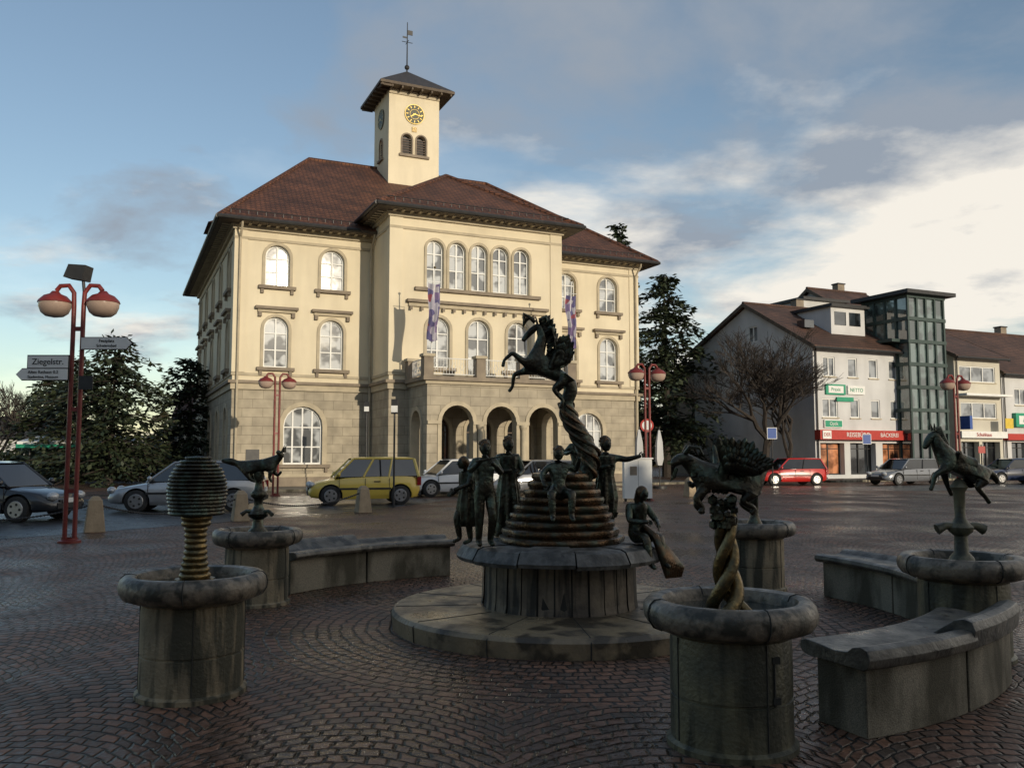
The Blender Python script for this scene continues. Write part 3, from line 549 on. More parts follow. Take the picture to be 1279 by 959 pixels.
# ================================================================= ground
def cobble():
    m,nt,b=newmat('cobblestones');L=nt.links.new
    tc=N(nt,'ShaderNodeTexCoord'); 
    nd=N(nt,'ShaderNodeTexNoise'); nd.inputs['Scale'].default_value=5; nd.inputs['Detail'].default_value=3; L(tc.outputs['Object'],nd.inputs['Vector'])
    ds=N(nt,'ShaderNodeVectorMath',operation='MULTIPLY_ADD'); L(nd.outputs['Color'],ds.inputs[0]); ds.inputs[1].default_value=(.09,.09,0); L(tc.outputs['Object'],ds.inputs[2])
    sp=N(nt,'ShaderNodeSeparateXYZ'); L(ds.outputs[0],sp.inputs[0]); X,Y=sp.outputs[0],sp.outputs[1]
    Wd=1.75
    fx=math_(nt,'SUBTRACT',math_(nt,'FRACT',math_(nt,'DIVIDE',X,Wd)),.5)
    t=math_(nt,'ADD',Y,math_(nt,'MULTIPLY',math_(nt,'MULTIPLY',fx,fx),2.3))
    xx=math_(nt,'MULTIPLY',X,1.12)
    dx=math_(nt,'SUBTRACT',X,.46); dy=math_(nt,'SUBTRACT',Y,8.49)
    rr=math_(nt,'SQRT',math_(nt,'ADD',math_(nt,'MULTIPLY',dx,dx),math_(nt,'MULTIPLY',dy,dy)))
    an=math_(nt,'MULTIPLY',math_(nt,'ARCTAN2',dy,dx),2.4)
    inn=math_(nt,'LESS_THAN',rr,2.75)
    def mix(a,b_): 
        return math_(nt,'ADD',math_(nt,'MULTIPLY',inn,a),math_(nt,'MULTIPLY',math_(nt,'SUBTRACT',1.,inn),b_))
    cb=N(nt,'ShaderNodeCombineXYZ'); L(mix(an,xx),cb.inputs[0]); L(mix(rr,t),cb.inputs[1])
    br=N(nt,'ShaderNodeTexBrick'); br.inputs['Scale'].default_value=1; br.inputs['Brick Width'].default_value=.125; br.inputs['Row Height'].default_value=.112; br.inputs['Mortar Size'].default_value=.018; br.inputs['Mortar Smooth'].default_value=1.
    br.inputs['Color1'].default_value=(.225,.115,.072,1); br.inputs['Color2'].default_value=(.085,.060,.046,1); br.inputs['Mortar'].default_value=(.012,.010,.008,1)
    L(cb.outputs[0],br.inputs['Vector'])
    n=N(nt,'ShaderNodeTexNoise'); n.inputs['Scale'].default_value=.45; n.inputs['Detail'].default_value=7; L(tc.outputs['Object'],n.inputs['Vector'])
    n2=N(nt,'ShaderNodeTexNoise'); n2.inputs['Scale'].default_value=16; n2.inputs['Detail'].default_value=6; L(tc.outputs['Object'],n2.inputs['Vector'])
    r=ramp(nt,n.outputs[0],.3,g(.6),.7,g(1.2)); mx=N(nt,'ShaderNodeMixRGB',blend_type='MULTIPLY'); mx.inputs[0].default_value=1; L(br.outputs[0],mx.inputs[1]); L(r.outputs[0],mx.inputs[2])
    r3=ramp(nt,n2.outputs[0],.3,g(.55),.7,g(1.35)); mx2=N(nt,'ShaderNodeMixRGB',blend_type='MULTIPLY'); mx2.inputs[0].default_value=1; L(mx.outputs[0],mx2.inputs[1]); L(r3.outputs[0],mx2.inputs[2])
    L(mx2.outputs[0],b.inputs['Base Color']); b.inputs['Specular IOR Level'].default_value=.38
    rg=math_(nt,'ADD',math_(nt,'MULTIPLY',n.outputs[0],.6),math_(nt,'MULTIPLY',n2.outputs[0],.35)); rg2=ramp(nt,rg,.38,g(.14),.54,g(.62)); L(rg2.outputs[0],b.inputs['Roughness'])
    h=math_(nt,'ADD',math_(nt,'SUBTRACT',1.,br.outputs['Fac']),math_(nt,'MULTIPLY',n2.outputs[0],.6))
    bp=N(nt,'ShaderNodeBump'); bp.inputs['Strength'].default_value=1.; bp.inputs['Distance'].default_value=.022; L(h,bp.inputs['Height']); L(bp.outputs[0],b.inputs['Normal'])
    return m
COB=cobble()
ASPH=pm('wet_asphalt',(.055,.057,.06),(.035,.036,.04),1.2,.16,rough2=.5,bump=.25,bscale=60)
PAVE=pm('pavement_slabs',(.13,.12,.105),(.09,.083,.075),1.2,.35,rough2=.7,bump=.2,bscale=30)
gp=Part('ground'); gp.face(COB,[(-400,-100,0),(400,-100,0),(400,600,0),(-400,600,0)]); gp.build()
def sheet(name,mat,pts,z,z0=None):
    p=Part(name); p.face(mat,[(x,y,z) for x,y in pts])
    if z0 is not None:
        for i in range(len(pts)):
            a,b=pts[i],pts[(i+1)%len(pts)]; p.face(GRANITE,[(a[0],a[1],z0),(b[0],b[1],z0),(b[0],b[1],z),(a[0],a[1],z)])
    return p.build()
sheet('road',ASPH,[(-90,15),(-9.7,16.6),(-4.3,24.6),(-2.2,31),(-6,34.3),(-17,31),(-25,40),(-33,90),(-40,90),(-34,40),(-90,33)],.004)
sheet('road',ASPH,[(14,43),(60,62),(60,54),(18,38.5),(12,40)],.004)
c,s_=math.cos(TH),math.sin(TH)
def TL(a,b): return (-13+a*c-b*s_,40+a*s_+b*c)
sheet('pavement',PAVE,[TL(-3,-3),TL(5,-4),TL(6,-8.2),TL(16,-8.2),TL(18,-3),TL(25,-2),TL(25,22),TL(-3,22)],.12,.0)
sheet('pavement',PAVE,[(18.5,50.5),(48,64.),(48,75),(17,60)],.12,.0)
sheet('road_marking',WHITE,[(-22,22.0),(-12,22.6),(-12,22.75),(-22,22.15)],.008)
rnd=random.Random(9); p=Part('fallen_leaves')
for k in range(320):
    x=rnd.uniform(-6,6); y=rnd.uniform(3.2,16)
    if math.hypot(x-.46,y-8.49)<1.65: continue
    a=rnd.uniform(0,6.28); sz=rnd.uniform(.012,.035); ca,sa=math.cos(a)*sz,math.sin(a)*sz; z=.008
    p.face(LITTER,[(x-ca,y-sa,z),(x+sa*.5,y-ca*.5,z+rnd.uniform(0,.012)),(x+ca,y+sa,z+rnd.uniform(0,.01)),(x-sa*.5,y+ca*.5,z+.003)])
p.build()
# ================================================================= basins
FC=V((.46,8.49,0))
def basin(pos,mat,door=False,rot=0,parent=None):
    E=empty('fountain_basin',(pos[0],pos[1],0),rot)
    p=Part('pedestal'); p.lathe(mat,(0,0,0),[(.36,0),(.36,.03),(.335,.045),(.335,.27),(.326,.275),(.326,.285),(.335,.29),(.335,.56),(.33,.6),(.36,.64)],48)
    for k in range(4):
        a=k*math.pi/2+.35; ca,sa=math.cos(a),math.sin(a)
        p.tube(SEAM,[(.336*ca,.336*sa,.05),(.336*ca,.336*sa,.6)],.004,4)
    if door:
        p.tube(SEAM,[(.338*math.cos(R(-62)),.338*math.sin(R(-62)),.28),(.338*math.cos(R(-62)),.338*math.sin(R(-62)),.5)],.006,4)
        p.box(SEAM,.338*math.cos(R(-60))-.02,.338*math.cos(R(-60))+.02,.338*math.sin(R(-60))-.012,.338*math.sin(R(-60))+.01,.5,.535)
        p.box(SEAM,.338*math.cos(R(-60))-.02,.338*math.cos(R(-60))+.02,.338*math.sin(R(-60))-.012,.338*math.sin(R(-60))+.01,.29,.325)
    p.build(E,smooth=40)
    q=Part('rim'); pr=[(.33,.61),(.40,.63),(.45,.65),(.475,.69),(.48,.73),(.47,.77),(.445,.795),(.41,.80),(.375,.79),(.36,.76),(.355,.70),(.2,.675),(.0,.67)]
    q.lathe(RIM,(0,0,0),pr,64,rf=lambda a,j:1+.006*math.sin(3*a+j)+.004*math.sin(7*a))
    for k in range(4):
        a=k*math.pi/2+.2; ca,sa=math.cos(a),math.sin(a); q.tube(SEAM,[(r_*1.004*ca,r_*1.004*sa,z) for r_,z in pr[1:10]],.005,4)
    q.lathe(WATER,(0,0,0),[(.37,.725),(.0,.7255)],32)
    q.build(E,smooth=45)
    return E
B1=basin((-2.17,6.0),CONC); B2=basin((1.227,4.97),CONCG,True); B3=basin((-2.77,9.52),CONC,rot=1); B4=basin((2.93,10.55),CONC,rot=2); B5=basin((3.62,7.05),CONCG,rot=1.5)
def bench(a0,a1,hi):
    E=empty('curved_stone_bench',(FC.x,FC.y,0)); 
    n=2
    for k in range(n):
        b0=a0+(a1-a0)*k/n+(.15 if k else 0); b1=a0+(a1-a0)*(k+1)/n
        p=Part('granite_base'); p.lathe(GRANITE,(0,0,0),[(3.42,0),(3.42,.385),(3.80,.385),(3.80,0),(3.42,0)],14,R(b0),R(b1)-.004); p.build(E,smooth=30,bevel=.006)
        l=.56 if k==hi else .50
        p=Part('stone_seat'); p.lathe(SEATM,(0,0,0),[(3.38,.386),(3.33,.40),(3.31,.43),(3.32,.465),(3.36,.48),(3.45,.475),(3.6,.46),(3.70,l-.03),(3.74,l),(3.80,l+.015),(3.85,l),(3.87,l-.05),(3.85,.40),(3.82,.386),(3.38,.386)],16,R(b0)-.01,R(b1)+.003); p.build(E,smooth=50,bevel=.004)
bench(-66,-36,1); bench(-12,26,0); bench(112,152,1)
# ================================================================= central fountain
FE=empty('fountain',(FC.x,FC.y,0))
p=Part('step_slab'); p.lathe(SLABM,(0,0,0),[(1.60,0),(1.61,.13),(1.585,.165),(1.55,.17),(.5,.175)],72)
for k in range(12):
    a=k*math.pi/6+.1; p.tube(SEAM,[(.8*math.cos(a),.8*math.sin(a),.172),(1.56*math.cos(a),1.56*math.sin(a),.1685),(1.612*math.cos(a),1.612*math.sin(a),.13),(1.602*math.cos(a),1.602*math.sin(a),.0)],.006,4)
p.build(FE,smooth=35)
p=Part('pedestal')
n=30
for k in range(n):
    a0=2*math.pi*k/n;a1=2*math.pi*(k+1)/n-.02; rr=.755+random.uniform(-.012,.012); zt=.62
    pts=[]
    for z,f_ in((.17,1.0),(.24,.985),(zt,.97)):
        for a,q in((a0,rr*f_),(a1,rr*f_)): pts.append((q*math.cos(a),q*math.sin(a),z))
    p.face(PEDM,[pts[0],pts[1],pts[3],pts[2]]);p.face(PEDM,[pts[2],pts[3],pts[5],pts[4]])
p.lathe(SEAM,(0,0,0),[(.735,.17),(.715,.64)],48)
p.build(FE)
p=Part('slate_bowl')
n=12
for k in range(n):
    a0=2*math.pi*k/n+.1;a1=2*math.pi*(k+1)/n-.015+.1; dz=random.uniform(-.008,.008)
    def q(r,a,z): return (r*math.cos(a),r*math.sin(a),z+dz)
    m=3
    for i in range(m):
        u0=a0+(a1-a0)*i/m;u1=a0+(a1-a0)*(i+1)/m
        prof=[(.72,.60),(.90,.635),(.985,.615),(1.0,.65),(.94,.745),(.88,.765),(.3,.77)]
        for j in range(len(prof)-1):
            p.face(SLATE,[q(prof[j][0],u0,prof[j][1]),q(prof[j][0],u1,prof[j][1]),q(prof[j+1][0],u1,prof[j+1][1]),q(prof[j+1][0],u0,prof[j+1][1])])
p.lathe(SEAM,(0,0,0),[(.7,.63),(.96,.645),(.9,.745),(.3,.755)],48)
p.build(FE,smooth=20)
p=Part('stepped_bronze_mound'); z=.76
nl=9
pr=[]
for k in range(nl):
    r=.60-.31*(k/(nl-1))**.9; h=.075
    pr+=[(r-.012,z),(r+.004,z+.012),(r+.008,z+.035),(r,z+.058),(r-.03,z+.066)]; z+=h
pr.append((.0,z))
p.lathe(BRONZEW,(0.02,0,0),pr,56,rf=lambda a,j:1+.035*math.sin(2*a+j*.09)+.02*math.sin(5*a-j*.12)+.012*math.sin(11*a+j*.5)); 
p.build(FE,smooth=50)
# --- skin helper
def skin(name,nodes,edges,mat,parent=None,root=None,sub=2,loc=(0,0,0),rotz=0,scale=1,k=1.):
    keys=list(nodes); idx={q_:i for i,q_ in enumerate(keys)}
    me=bpy.data.meshes.new(name); me.from_pydata([V(nodes[q_][:3]) for q_ in keys],[(idx[a],idx[b]) for a,b in edges],[])
    me.materials.append(mat)
    o=bpy.data.objects.new(name,me); COL.objects.link(o)
    m=o.modifiers.new('skin','SKIN'); m.use_smooth_shade=True
    if not me.skin_vertices: 
        bm=bmesh.new(); bm.from_mesh(me); bm.verts.layers.skin.verify(); bm.to_mesh(me); bm.free()
    for i,q_ in enumerate(keys):
        r=nodes[q_][3]*k; sv=me.skin_vertices[0].data[i]; sv.radius=(r,r); sv.use_root=(q_==(root or keys[0]))
    s=o.modifiers.new('sub','SUBSURF'); s.levels=sub; s.render_levels=sub
    if parent: o.parent=parent
    o.location=loc; o.rotation_euler[2]=rotz; o.scale=(scale,)*3
    return o
BASE=dict(pelvis=(0,0,.52,.07),waist=(0,.0,.60,.06),chest=(0,0,.73,.078),nb=(0,.0,.815,.035),neck=(0,-.005,.855,.028),
 shR=(-.095,0,.795,.036),elR=(-.125,.01,.65,.027),wrR=(-.125,-.04,.52,.018),haR=(-.125,-.055,.485,.02),
 shL=(.095,0,.795,.036),elL=(.125,.01,.65,.027),wrL=(.125,-.04,.52,.018),haL=(.125,-.055,.485,.02),
 hipR=(-.048,0,.49,.055),knR=(-.052,-.02,.28,.038),anR=(-.052,.01,.05,.024),toR=(-.058,-.085,.02,.018),
 hipL=(.048,0,.49,.055),knL=(.052,-.02,.28,.038),anL=(.052,.01,.05,.024),toL=(.058,-.085,.02,.018))
HE=[('pelvis','waist'),('waist','chest'),('chest','nb'),('nb','neck')]
for S in 'RL': HE+=[('chest','sh'+S),('sh'+S,'el'+S),('el'+S,'wr'+S),('wr'+S,'ha'+S),('pelvis','hip'+S),('hip'+S,'kn'+S),('kn'+S,'an'+S),('an'+S,'to'+S)]
def human(name,loc,h,rz,pose={},hair='cap',robe=None,head=None,mat=None,extra=None):
    mat=mat or BRONZE
    nd=dict(BASE)
    for k,v in pose.items(): nd[k]=(v[0],v[1],v[2],nd[k][3] if len(v)==3 else v[3])
    E=empty(name,loc,R(rz)); E.scale=(h*1.06,h*1.06,h)
    skin('body',nd,HE,mat,E,'pelvis',k=1.17)
    p=Part('head_and_hands'); nk=V(nd['neck'][:3]); hc=nk+V(head or (0,-.012,.062)); 
    p.ball(mat,hc,.056,16,(.85,1.0,1.2)); 
    p.ball(mat,hc+V((0,-.018,-.035)),.032,10,(.9,1,.9))
    p.tube(mat,[hc+V((0,-.050,.012)),hc+V((0,-.068,-.012)),hc+V((0,-.052,-.018))],[.005,.010,.006],6)
    for sg in(-1,1):
        p.ball(SEAM,hc+V((sg*.018,-.049,.006)),.007,8); p.ball(mat,hc+V((sg*.048,.0,-.004)),.014,8,(.4,.8,1.1))
        p.ball(mat,hc+V((sg*.018,-.049,.018)),.011,8,(1.2,.6,.35))
    p.ball(mat,hc+V((0,-.051,-.032)),.011,8,(1.3,.5,.4))
    if hair=='cap':
        p.ball(BRONZEW,hc+V((0,.012,.016)),.059,14,(.93,1.,1.12))
        for k in range(26):
            a=random.uniform(0,6.28);t=random.uniform(0,1.2); p.ball(BRONZEW,hc+V((0,.012,.016))+V((math.sin(t)*math.cos(a)*.052,math.sin(t)*math.sin(a)*.054+.01,math.cos(t)*.064)),.018,6)
    elif hair=='long':
        p.ball(BRONZEW,hc+V((0,.014,.012)),.061,14,(.95,1.,1.15)); p.tube(BRONZEW,[hc+V((0,.04,0)),hc+V((0,.055,-.06)),hc+V((0,.05,-.14))],[.047,.047,.02],10)
    elif hair=='hat':
        p.lathe(BRONZEW,hc+V((0,0,.028)),[(.0,.05),(.04,.045),(.056,.01),(.075,-.005),(.075,-.012),(.0,-.01)],18)
    for S,sg in(('R',-1),('L',1)):
        w=V(nd['wr'+S][:3]);ha=V(nd['ha'+S][:3]); d=(ha-w).normalized(); sd=d.cross(V((0,1,.2))).normalized()*sg; bn=sd.cross(d).normalized()
        for k in range(4):
            b=ha+sd*(.018-.012*k); l=(.032,.037,.035,.027)[k]; p.tube(mat,[b,b+d*l*.5+bn*.003,b+d*l+bn*.012],[.0065,.006,.0045],6)
        p.tube(mat,[w.lerp(ha,.4)+sd*.012,w.lerp(ha,.8)+sd*.032,ha+sd*.036+d*.014],[.007,.0065,.005],6)
    if robe:
        z0,r0=robe; ph=random.random()*6
        c=nd['pelvis']; prof=[(.092,.80),(.095,.70),(.08,.62),(.095,.52),(.11,.4),(r0*.92,.2),(r0*1.05,z0)]
        p.lathe(mat,(c[0],c[1],0),prof,48,rf=lambda a,j:1+(.02+.025*j)*math.sin(9*a+ph)+.02*math.sin(4*a)+.02*math.sin(14*a+j))
    if extra: extra(p)
    p.build(E,smooth=60)
    return E
def sit(dz=0,spread=.06,lean=0,fz=.1):
    d={}
    for S,sg in(('R',-1),('L',1)):
        d['hip'+S]=(sg*.05,-.02,.50,.055); d['kn'+S]=(sg*(.05+spread),-.22,.52,.04); d['an'+S]=(sg*(.05+spread*.8),-.24-lean,.28,.024); d['to'+S]=(sg*(.05+spread),-.32-lean,.245,.018)
    return d
zt=.765
human('bronze_figure',(-.25,7.98,zt),.97,15,dict(elR=(-.15,-.06,.70),wrR=(-.07,-.13,.80),haR=(-.04,-.13,.83),elL=(.14,-.05,.68),wrL=(.06,-.15,.76),haL=(.02,-.15,.79),knL=(.06,-.07,.28)),extra=lambda p:p.tube(BRONZE,[(-.12,-.16,.80),(.1,-.15,.845)],.009,8))
human('bronze_figure',(-.42,8.2,zt),.84,-55,dict(neck=(0,-.05,.84),nb=(0,-.035,.80),chest=(0,-.025,.72),elL=(.14,-.07,.67),wrL=(.09,-.19,.62),haL=(.07,-.22,.61),elR=(-.15,.04,.66),wrR=(-.2,-.05,.56),haR=(-.21,-.08,.54),knR=(-.05,-.10,.29),anR=(-.05,-.06,.06),toR=(-.05,-.15,.03)),hair='long',robe=(.25,.10))
human('bronze_figure',(-.04,8.85,zt),1.02,20,dict(elR=(-.13,-.05,.66),wrR=(-.04,-.12,.66),haR=(0,-.13,.67),elL=(.13,-.04,.66),wrL=(.06,-.13,.62),haL=(.03,-.15,.62)),hair='cap',robe=(.02,.14))
P4=sit(lean=.0,spread=.05); P4.update(elR=(-.17,-.03,.70),wrR=(-.16,-.14,.60),haR=(-.14,-.17,.58),elL=(.18,.0,.74),wrL=(.2,-.06,.86),haL=(.2,-.07,.89))
human('bronze_figure',(.43,8.03,.80),.88,5,P4)
human('bronze_figure',(.68,8.82,1.02),.84,-15,dict(elR=(-.16,-.02,.7),wrR=(-.08,-.12,.72),haR=(-.05,-.13,.73)),hair='cap',robe=(.2,.11))
human('bronze_figure',(.95,8.85,zt),1.02,25,dict(elL=(.20,-.06,.77),wrL=(.28,-.13,.80),haL=(.31,-.15,.81),elR=(-.15,-.05,.68),wrR=(-.07,-.14,.70),haR=(-.04,-.16,.71),waist=(.0,-.01,.6)),hair='cap',robe=(.25,.10))
P7=sit(lean=.03,spread=.03); P7.update(chest=(0,-.04,.73),nb=(0,-.06,.81),neck=(0,-.07,.85),elR=(-.15,-.08,.66),wrR=(-.07,-.2,.66),haR=(-.05,-.23,.66),elL=(.15,-.08,.66),wrL=(.08,-.2,.62),haL=(.06,-.23,.61))
def shell(p):
    for k in range(9):
        a=-.6+k*.16; p.tube(BRONZEW,[(.02,-.05,.62),(.10+a*.12,-.22,.52-.02*k),(.16+a*.15,-.28,.30-.01*k),(.18+a*.12,-.27,.14)],[.018,.036,.038,.014],8)
human('bronze_figure',(1.18,8.22,.34),.98,30,P7,extra=shell,hair='long')
# --- pegasus on curled column
s=.0079
def px(u,v,dy=0): return ((u-639.5)*s,8.42+dy,1.6+(568-v)*s)
def X_(u,v,dy,r): a=px(u,v,dy); return (a[0],a[1],a[2],r)
nodes=dict(belly=X_(688,462,0,.085),chest=X_(668,458,0,.10),neck1=X_(672,440,0,.07),neck2=X_(678,422,0,.055),poll=X_(672,408,0,.045),face=X_(661,417,0,.034),muz=X_(652,428,0,.024),
 croup=X_(708,466,0,.09),tail1=X_(713,488,0,.075),tail2=X_(706,505,0,.07),tail3=X_(711,525,0,.085),tail4=X_(724,545,.03,.10),tail5=X_(736,568,.03,.11),tail6=X_(732,592,.02,.10),tail7=X_(715,607,.0,.08),
 fa1=X_(655,455,-.06,.038),fa2=X_(640,443,-.07,.024),fa3=X_(630,452,-.08,.016),fa4=X_(628,461,-.08,.02),
 fb1=X_(657,464,.06,.038),fb2=X_(642,468,.07,.024),fb3=X_(640,484,.08,.016),fb4=X_(635,490,.08,.02),
 ha1=X_(700,480,-.07,.05),ha2=X_(690,488,-.09,.03),ha3=X_(702,502,-.1,.02),ha4=X_(698,512,-.1,.02),
 hb1=X_(703,478,.07,.05),hb2=X_(694,490,.09,.03),hb3=X_(706,500,.1,.02),hb4=X_(702,511,.1,.02))
ed=[('belly','chest'),('chest','neck1'),('neck1','neck2'),('neck2','poll'),('poll','face'),('face','muz'),('belly','croup'),('croup','tail1'),('tail1','tail2'),('tail2','tail3'),('tail3','tail4'),('tail4','tail5'),('tail5','tail6'),('tail6','tail7'),
 ('chest','fa1'),('fa1','fa2'),('fa2','fa3'),('fa3','fa4'),('chest','fb1'),('fb1','fb2'),('fb2','fb3'),('fb3','fb4'),('croup','ha1'),('ha1','ha2'),('ha2','ha3'),('ha3','ha4'),('croup','hb1'),('hb1','hb2'),('hb2','hb3'),('hb3','hb4')]
PG=empty('bronze_pegasus'); skin('body',nodes,ed,BRONZE,PG,'belly')
p=Part('wings_and_mane')
for k in range(26):
    t=k/25; u=672+10*math.sin(t*2.2)+2; v=402+48*t
    a=px(u,v,random.uniform(-.02,.02)); b=px(u+8+random.uniform(0,5),v-4+random.uniform(-5,3),random.uniform(-.05,.05)); cc=px(u+11,v+7+random.uniform(-3,6),random.uniform(-.06,.06))
    p.tube(BRONZE,[a,b,cc],[.03,.026,.008],6)
for k in range(6): p.tube(BRONZE,[px(668,404),px(664-k*2,398-k),px(658-k,402+k*2)],[.02,.016,.005],6)
def feather(p,mat,b,e,w0,side):
    b=V(b);e=V(e);d=(e-b); w=V((-d.z,0,d.x)).normalized()
    prof=[(0,.6),(.3,.95),(.65,1.),(.88,.75),(1,.2)]; vs=[];
    for t,k in prof:
        c0=b+d*t+V((0,side*.05*math.sin(t*2),0)); vs+=[c0-w*w0*k,c0+V((0,side*.014,0)),c0+w*w0*k,c0-V((0,side*.008,0))]
    fs=[]
    for i in range(len(prof)-1):
        for j in range(4): fs.append((i*4+j,i*4+(j+1)%4,(i+1)*4+(j+1)%4,(i+1)*4+j))
    p.mesh(mat,vs,fs)
for sg in(-1,1):
    for lay,(LL,m_) in enumerate(((.25,11),(.18,10),(.11,9))):
        for k in range(m_):
            t=k/(m_-1); an=R(18+68*t)+random.uniform(-.05,.05)
            b=V(px(690+7*t,459-6*t,sg*(.07+.014*lay))); L_=LL*(.72+.35*math.sin(t*2.6))*random.uniform(.93,1.05); d=V((math.cos(an),sg*.28,math.sin(an)))
            feather(p,BRONZE,b,b+d*L_,.034,sg)
    p.tube(BRONZE,[px(688,462,sg*.07),px(694,446,sg*.11),px(702,433,sg*.15)],[.04,.032,.012],8)
    p.tube(BRONZE,[px(671,406,sg*.02),px(669,397,sg*.025)],[.012,.003],5)
path=[V(nodes['tail%d'%i][:3]) for i in range(2,8)]; prad=[.07,.085,.10,.11,.10,.08]
for j in range(4):
    pts=[];rr=[]
    for i in range(44):
        t=i/43*(len(path)-1); k=min(int(t),len(path)-2); c0=path[k].lerp(path[k+1],t-k); a=j*1.57+i*.26; r=(prad[k]+(prad[k+1]-prad[k])*(t-k))*.95
        pts.append(c0+V((math.cos(a)*r,math.sin(a)*r,math.sin(a)*.02))); rr.append(.02)
    p.tube(BRONZEW,pts,rr,6)
p.build(PG,smooth=50)
# --- beehive
p=Part('bronze_beehive'); prof=[]
nl=16
H=.40
for k in range(nl):
    t=(k+.5)/nl; r=.20*math.sqrt(max(.02,1-max(0,(t-.35)/.68)**2.2)) if t>.35 else .18+.02*t/.35
    z0=1.19+H*k/nl; 
    for q in range(5):
        a=math.pi*q/5; prof.append((r-.008+.010*math.sin(a),z0+H/nl*q/5))
prof.append((.0,1.19+H))
p.lathe(BRONZE,(-2.17,6,0),[(.0,1.19),(.17,1.188)]+prof,44,rf=lambda a,j:1+.008*math.sin(5*a+j*.4)+.006*math.sin(23*a+j*1.3))
pr=[(.14,.72),(.13,.76)]
for k in range(11):
    t=k/10; r=.10-.03*math.sin(t*2.6)+.015*(t>.85); z0=.76+.43*k/11
    pr+=[(r-.006,z0),(r+.004,z0+.012),(r+.004,z0+.026),(r-.006,z0+.037)]
p.lathe(GOLD,(-2.17,6,0),pr,28,rf=lambda a,j:1+.02*math.sin(3*a+j*.3)); p.build(None,smooth=60)
# --- fox on basin 3
bx,by=-2.77,9.52
nodes=dict(body=(bx-.02,by,1.475,.075),ch=(bx+.12,by,1.50,.08),nk=(bx+.19,by,1.555,.05),hd=(bx+.25,by-.01,1.60,.045),mz=(bx+.20,by-.06,1.64,.02),
 rp=(bx-.14,by,1.47,.065),t1=(bx-.23,by,1.50,.035),t2=(bx-.32,by,1.53,.045),t3=(bx-.42,by,1.535,.015),
 f1=(bx+.14,by-.05,1.42,.03),f2=(bx+.13,by-.06,1.35,.018),f3=(bx+.16,by-.06,1.30,.014),g1=(bx+.14,by+.05,1.42,.03),g2=(bx+.19,by+.06,1.37,.018),g3=(bx+.23,by+.06,1.42,.014),
 h1=(bx-.12,by-.05,1.40,.04),h2=(bx-.07,by-.06,1.33,.022),h3=(bx-.02,by-.06,1.31,.015),k1=(bx-.12,by+.05,1.40,.04),k2=(bx-.07,by+.06,1.33,.022),k3=(bx-.04,by+.06,1.31,.015))
FX=empty('bronze_fox')
skin('body',nodes,[('body','ch'),('ch','nk'),('nk','hd'),('hd','mz'),('body','rp'),('rp','t1'),('t1','t2'),('t2','t3'),('ch','f1'),('f1','f2'),('f2','f3'),('ch','g1'),('g1','g2'),('g2','g3'),('rp','h1'),('h1','h2'),('h2','h3'),('rp','k1'),('k1','k2'),('k2','k3')],BRONZE,FX)
p=Part('ears_and_spout_column'); 
p.lathe(BRONZE,(bx,by,0),[(.12,.72),(.10,.78),(.06,.82),(.055,.9),(.10,.93),(.11,.96),(.07,1.0),(.045,1.05),(.05,1.12),(.085,1.15),(.085,1.19),(.05,1.22),(.035,1.3),(.06,1.36),(.05,1.42),(0,1.44)],20)
for sg in(-1,1):
    p.tube(BRONZE,[(bx,by,.97),(bx+sg*.12,by-.03,.99),(bx+sg*.17,by-.05,.95)],[.025,.02,.025],8)
    p.tube(BRONZE,[(bx+.26,by+sg*.03,1.63),(bx+.28,by+sg*.04,1.70)],[.022,.003],6)
p.build(FX,smooth=50)
# --- winged goat on basin 2
bx,by=1.227,4.97
s=.00455
def q(u,v,dy,r): return ((u-639.5)*s,by+dy,1.6+(568-v)*s*1.0,r)
nodes=dict(body=q(905,596,0,.078),ch=q(880,594,0,.08),nk=q(868,583,0,.056),pl=q(856,572,-.01,.044),fc=q(846,574,-.03,.034),mz=q(838,582,-.05,.022),
 rp=q(936,600,0,.08),t1=q(954,590,.01,.03),t2=q(962,580,.02,.02),
 a1=q(878,612,-.05,.035),a2=q(866,622,-.07,.022),a3=q(876,634,-.07,.016),a4=q(870,640,-.08,.018),
 b1=q(882,612,.05,.035),b2=q(872,632,.06,.022),b3=q(884,642,.06,.016),
 c1=q(938,616,-.05,.045),c2=q(924,626,-.06,.026),c3=q(940,634,-.07,.016),c4=q(934,642,-.07,.018),
 d1=q(942,616,.05,.045),d2=q(930,630,.06,.026),d3=q(945,640,.06,.016))
GT=empty('bronze_winged_goat')
skin('body',nodes,[('body','ch'),('ch','nk'),('nk','pl'),('pl','fc'),('fc','mz'),('body','rp'),('rp','t1'),('t1','t2'),('ch','a1'),('a1','a2'),('a2','a3'),('a3','a4'),('ch','b1'),('b1','b2'),('b2','b3'),('rp','c1'),('c1','c2'),('c2','c3'),('c3','c4'),('rp','d1'),('d1','d2'),('d2','d3')],BRONZE,GT)
p=Part('wings_horns_and_column')
